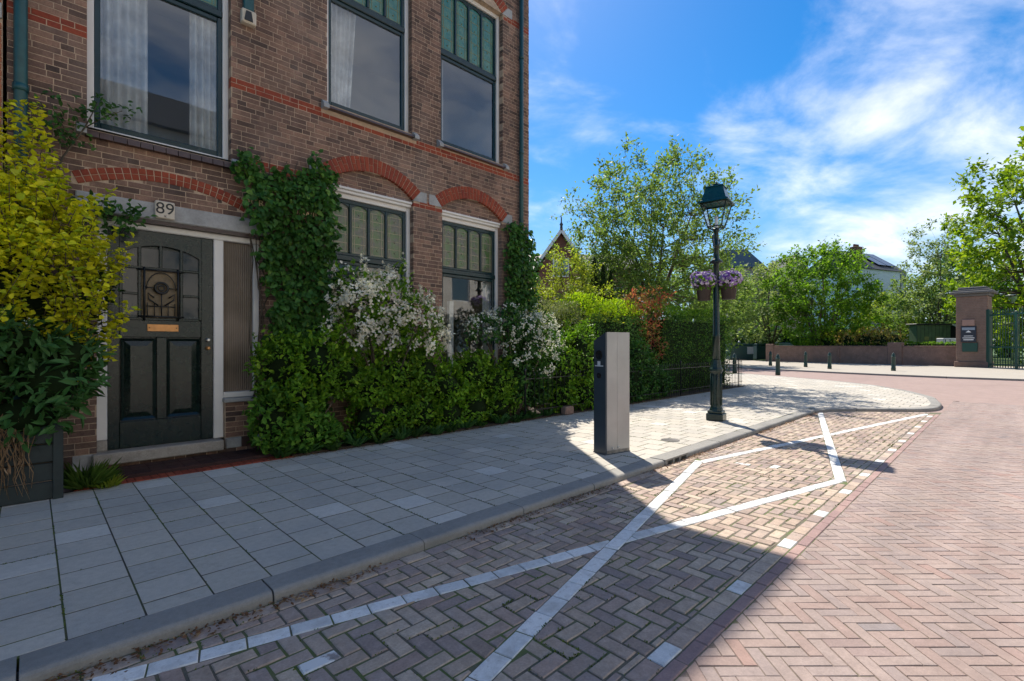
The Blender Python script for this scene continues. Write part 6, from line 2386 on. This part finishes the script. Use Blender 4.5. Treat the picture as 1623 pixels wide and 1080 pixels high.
for (y0, y1, z0, z1) in ((2.2, 5.8, 7.8, 11.8),):
    f = Geo().box(4.601, y0, z0, 4.68, y1, z1).build('window', M_anthra, wh)
    for q in range(3):
        Geo().box(4.681, y0 + .2 + q * 1.15, z0 + .2, 4.70, y0 + 1.2 + q * 1.15, z1 - .2).build('pane', M_winblue, f)

# ------------------------------------------------------------------ trees and shrubs beyond
def T(u, d):
    x, y, _ = at(u, d)
    return (x, y, .12)


def zz(v, d):
    return EYE - (v - 547) / FPX * d - .12


tree('garden_tree', 'airy spreading tree rising behind the garden hedge', T(1032, 18), ((0.05, 0, zz(385, 18)), (2.95, 3.0, 3.3)), 215, 6, 18, .13, L_tree, .13, .15, clump=.66, seed=11, hollow=.25, up=.5, wild=.07, six=False, limbs=8, aspect=.55)
tree('yellow_tree', 'yellow green bushy tree between house corner and garden tree', T(892, 13.0), ((0, 0, zz(492, 13.0)), (1.0, 1.2, 1.35)), 60, 6, 20, .075, L_ygreen, .06, .2, clump=.4, seed=12, up=.4)
tree('yellow_tree', 'loose pale green bush behind the lime hedge', T(985, 16), ((0, 0, zz(470, 16)), (1.7, 1.2, 1.6)), 80, 6, 20, .09, L_tree, .05, .2, clump=.45, seed=13)
for k, (u, v, w) in enumerate(((925, 418, 14), (942, 412, 16), (956, 420, 14), (968, 432, 12))):
    dd = 14.6
    b = T(u, dd)
    h = zz(v, dd)
    shrub('cypress', ['narrow dark cypress', 'tallest narrow dark cypress', 'narrow dark cypress right of the tallest', 'short dark cypress at the right end of the group'][k] + ' behind the lime hedge', b, [((b[0], b[1], .12 + h * f), (w * .019 * r, w * .019 * r, h * .2)) for f, r in ((.25, 1.0), (.45, 1), (.62, .9), (.78, .7), (.90, .42))], 1500, .07, L_dark, 'cypresses behind the lime hedge', aspect=.25, stems=1, upness=1.2, shell=.6, cat='tree')
hedge('back_hedge', 'dark hedge closing the garden behind the cypresses', 9.5, 13.5, 22, 15, .1, 3.6, 9000, .11, L_dark, .2)

tree('street_tree', 'pale grey green tree standing behind the containers', T(1222, 46), ((-.6, 0, zz(480, 46)), (3.6, 3.4, 3.6)), 95, 5, 16, .26, L_pale, .16, -.15, clump=.95, seed=21, limbs=6)
tree('park_tree', 'bright green wide tree behind the low wall', T(1302, 40), ((.6, 0, zz(472, 40)), (3.7, 3.6, 3.9)), 160, 6, 18, .24, L_tree2, .16, -.25, clump=.95, seed=22, wild=.08, limbs=8, up=.55)
tree('park_tree', 'tall slender pale green tree left of the gate pier', T(1490, 47), ((.1, 0, zz(450, 47)), (2.6, 3.0, 5.6)), 105, 5, 13, .24, L_pale, .16, .1, clump=1.0, seed=23, wild=.10, up=.7)
tree('park_tree', 'lower green tree beside the tall slender one', T(1458, 50), ((0, 0, zz(492, 50)), (2.4, 3, 3.6)), 90, 5, 13, .26, L_tree, .16, -.1, clump=1.0, seed=24, up=.5)
tree('chestnut_tree', 'large yellow green chestnut tree overhanging the gate', T(1652, 36), ((0.1, 0, zz(395, 36)), (5.6, 5.0, 7.2)), 190, 6, 13, .36, L_chest, .35, .1, clump=1.15, seed=25, wild=.06, limbs=9, hollow=.45)
tree('park_tree', 'yellow green low tree before the white house', T(1412, 57), ((0, 0, zz(512, 57)), (3.8, 3, 3.0)), 90, 5, 15, .32, L_ygreen, .15, -.2, clump=1.2, seed=26)
tree('park_tree', 'dark green tree behind the gate pier', T(1530, 56), ((0, 0, zz(470, 56)), (5.0, 4, 5.0)), 120, 5, 15, .34, L_hedge, .2, -.2, clump=1.3, seed=27)
tree('park_tree', 'mid green tree filling the view through the gate', T(1600, 52), ((0, 0, zz(490, 52)), (4.5, 4, 4.6)), 100, 5, 15, .34, L_tree2, .2, -.3, clump=1.3, seed=28)
tree('street_tree', 'dark tree left of the lamp column behind the dark hedge', T(1110, 34), ((0, 0, zz(490, 34)), (3.6, 3, 3.3)), 110, 6, 18, .24, L_tree, .15, -.2, clump=1.0, seed=29)
tree('street_tree', 'green tree beyond the containers in the shade', T(1165, 60), ((0, 0, zz(500, 60)), (4.6, 4, 4.4)), 90, 5, 15, .34, L_tree2, .2, -.2, clump=1.3, seed=30)
for k, (u, d_, w, v0, m, lab) in enumerate(((1190, 50, 2.6, 527, L_dark, 'dark clipped hedge behind the containers'), (1262, 56, 3.0, 520, L_hedge, 'dark green hedge behind the blue car'), (1330, 60, 4.5, 505, L_hedge, 'green hedge under the bright tree'), (1560, 62, 7.0, 500, L_hedge, 'green undergrowth seen through the gate'))):
    b = T(u, d_)
    h = zz(v0, d_)
    shrub('park_shrub', lab, b, [((b[0] + w * .5 * s * RX, b[1] + w * .5 * s * RY, .12 + h * .5), (w * .42, 1.4, h * .52)) for s in (-1, 0, 1)], 2200, .3, m, 'shrubs of the park', six=False, shell=.7, stems=2, stem_r=.05)
for k, (u, v0, w, m, lab) in enumerate(((1322, 528, 1.0, L_ygreen, 'yellowish shrub left of the orange one on the wall'), (1352, 524, 1.0, L_orange, 'orange tinted shrub above the wall'), (1385, 520, 1.0, L_orange, 'taller orange yellow shrub above the wall'), (1408, 522, .9, L_orange, 'reddish orange shrub beside the green shed'))):
    dd = 38.9 - (u - 1305) * .031 + .6
    b = T(u, dd)
    h = zz(v0, dd)
    shrub('orange_shrub', lab, b, [((b[0] + s * .5 * RX, b[1] + s * .5 * RY, .12 + h * .55), (w * .75, .7, h * .5)) for s in (-1, 1)], 1100, .17, m, 'orange shrubs along the park wall', six=False, shell=.6, stems=2, stem_r=.03)
hedge('low_hedge', 'low clipped hedge just behind the park wall', 44.5, 2.4, 45.3, 9.0, .12, 1.62, 3500, .12, L_tree2, .06)

# ------------------------------------------------------------------ small stuff on the ground
def stuff_leaves(name, label, P, size, mat, parent=None, flat=.25, aspect=.6):
    n = len(P)
    a = RNG.uniform(0, 2 * PI, n)
    D = np.stack([np.cos(a), np.sin(a), RNG.normal(size=n) * flat], 1)
    N = np.array([0, 0, 1.]) + rdir(n) * flat * 1.5
    L = size * RNG.uniform(.5, 1.4, n)
    o = link(name, leaf_mesh(name, P, D, N, L, L * aspect, mat, False, droop=.1))
    tag(o, label, None, None, 'stuff')
    return o


n = 4600
x = RNG.uniform(-.3, 12, n)
y = 2.855 - np.abs(RNG.normal(size=n)) * .05
w = (np.sin(x * 2.3) + np.sin(x * 5.1 + 1) + 1.6) / 3 > RNG.random(n)
stuff_leaves('leaf_litter', 'brown fallen leaves and petals in the gutter along the kerb', np.stack([x, y, np.full(n, ROAD + .006) + RNG.random(n) * .012], 1)[w], .022, L_litter)
n = 1600
x = RNG.uniform(2.0, 12, n)
y = 6.15 - np.abs(RNG.normal(size=n)) * .07
stuff_leaves('leaf_litter', 'fallen leaves along the edge of the front gardens', np.stack([x, y, np.full(n, WALK + .006) + RNG.random(n) * .01], 1), .024, L_litter)


def moss(name, label, segs, dens, zt, width, size, mat):
    P = []
    for (a, b, wgt) in segs:
        l = math.hypot(b[0] - a[0], b[1] - a[1])
        k = RNG.poisson(l * dens * wgt)
        for _ in range(k):
            t = RNG.random()
            P.append((a[0] + (b[0] - a[0]) * t + RNG.normal() * width, a[1] + (b[1] - a[1]) * t + RNG.normal() * width, zt + RNG.random() * .004))
    P = np.array(P)
    n = len(P)
    D = unit(rdir(n) + np.array([0, 0, .9]))
    o = link(name, leaf_mesh(name, P, D, rdir(n), size * RNG.uniform(.5, 1.4, n), size * .7, mat, False))
    tag(o, label, None, None, 'stuff')


# moss in the joints: tile joints, bay joints
segs = []
for k in range(-6, 45):
    xj = .117 + k * T0
    for j in range(11):
        y0 = 3.05 + j * .3
        if in_view(xj, y0, .05):
            segs.append(((xj, y0), (xj, y0 + .3), RNG.random() ** 4 * (2.5 if j == 0 else 1)))
        if in_view(xj + .15, y0, .05) and RNG.random() < .35:
            yy = y0 + (.15 if k % 2 else 0)
            segs.append(((xj, yy), (xj + T0, yy), RNG.random() ** 5))
moss('joint_moss', 'green moss in the joints of the pavement tiles', segs, 170, WALK - .003, .0022, .010, L_moss)
segs = []
for (P_, _, m_) in bp:
    cx_ = sum(q[0] for q in P_) / len(P_)
    cy_2 = sum(q[1] for q in P_) / len(P_)
    if m_ is None and cx_ < 12 and RNG.random() < .5:
        wt = max(0.0, math.sin(cx_ * 1.7 + 2 * math.sin(cy_2 * 3)) + .35) * RNG.random() ** 2
        for i in range(len(P_)):
            segs.append((P_[i - 1], P_[i], wt * (RNG.random() < .5)))
moss('joint_moss', 'green moss between the bricks of the parking bay', segs, 150, ROAD - .006, .004, .012, L_moss)

# specks of gum and bird lime on the tiles, and a round utility cover
g = Geo()
for k in range(46):
    x, y = random.uniform(-.4, 9.5), random.uniform(3.15, 6.0)
    r = random.uniform(.006, .014)
    g.lathe([(r, 0), (r * .7, .0016)], (x, y, WALK + .0022), 7)
o = g.build('gum_specks', plain('gum', (.55, .55, .52), .8, var=.3))
tag(o, 'small pale specks of gum scattered over the pavement', None, None, 'stuff')
uc = thing('utility_cover', 'round iron cover set in the sunlit pavement beside the gutter inlet', 'manhole cover', (6.55, 3.42, WALK))
Geo().lathe([(.13, -.02), (.13, .0045), (.118, .006), (.112, .003), (.001, .003)], (0, 0, 0), 24).build('cover', plain('cast_iron', (.10, .095, .09), .6), uc)
g = Geo()
for k in range(5):
    g.box(-.08, -.075 + k * .035, .0031, .08, -.062 + k * .035, .0055)
g.build('tread', plain('cast_iron_rib', (.13, .12, .11), .5), uc)
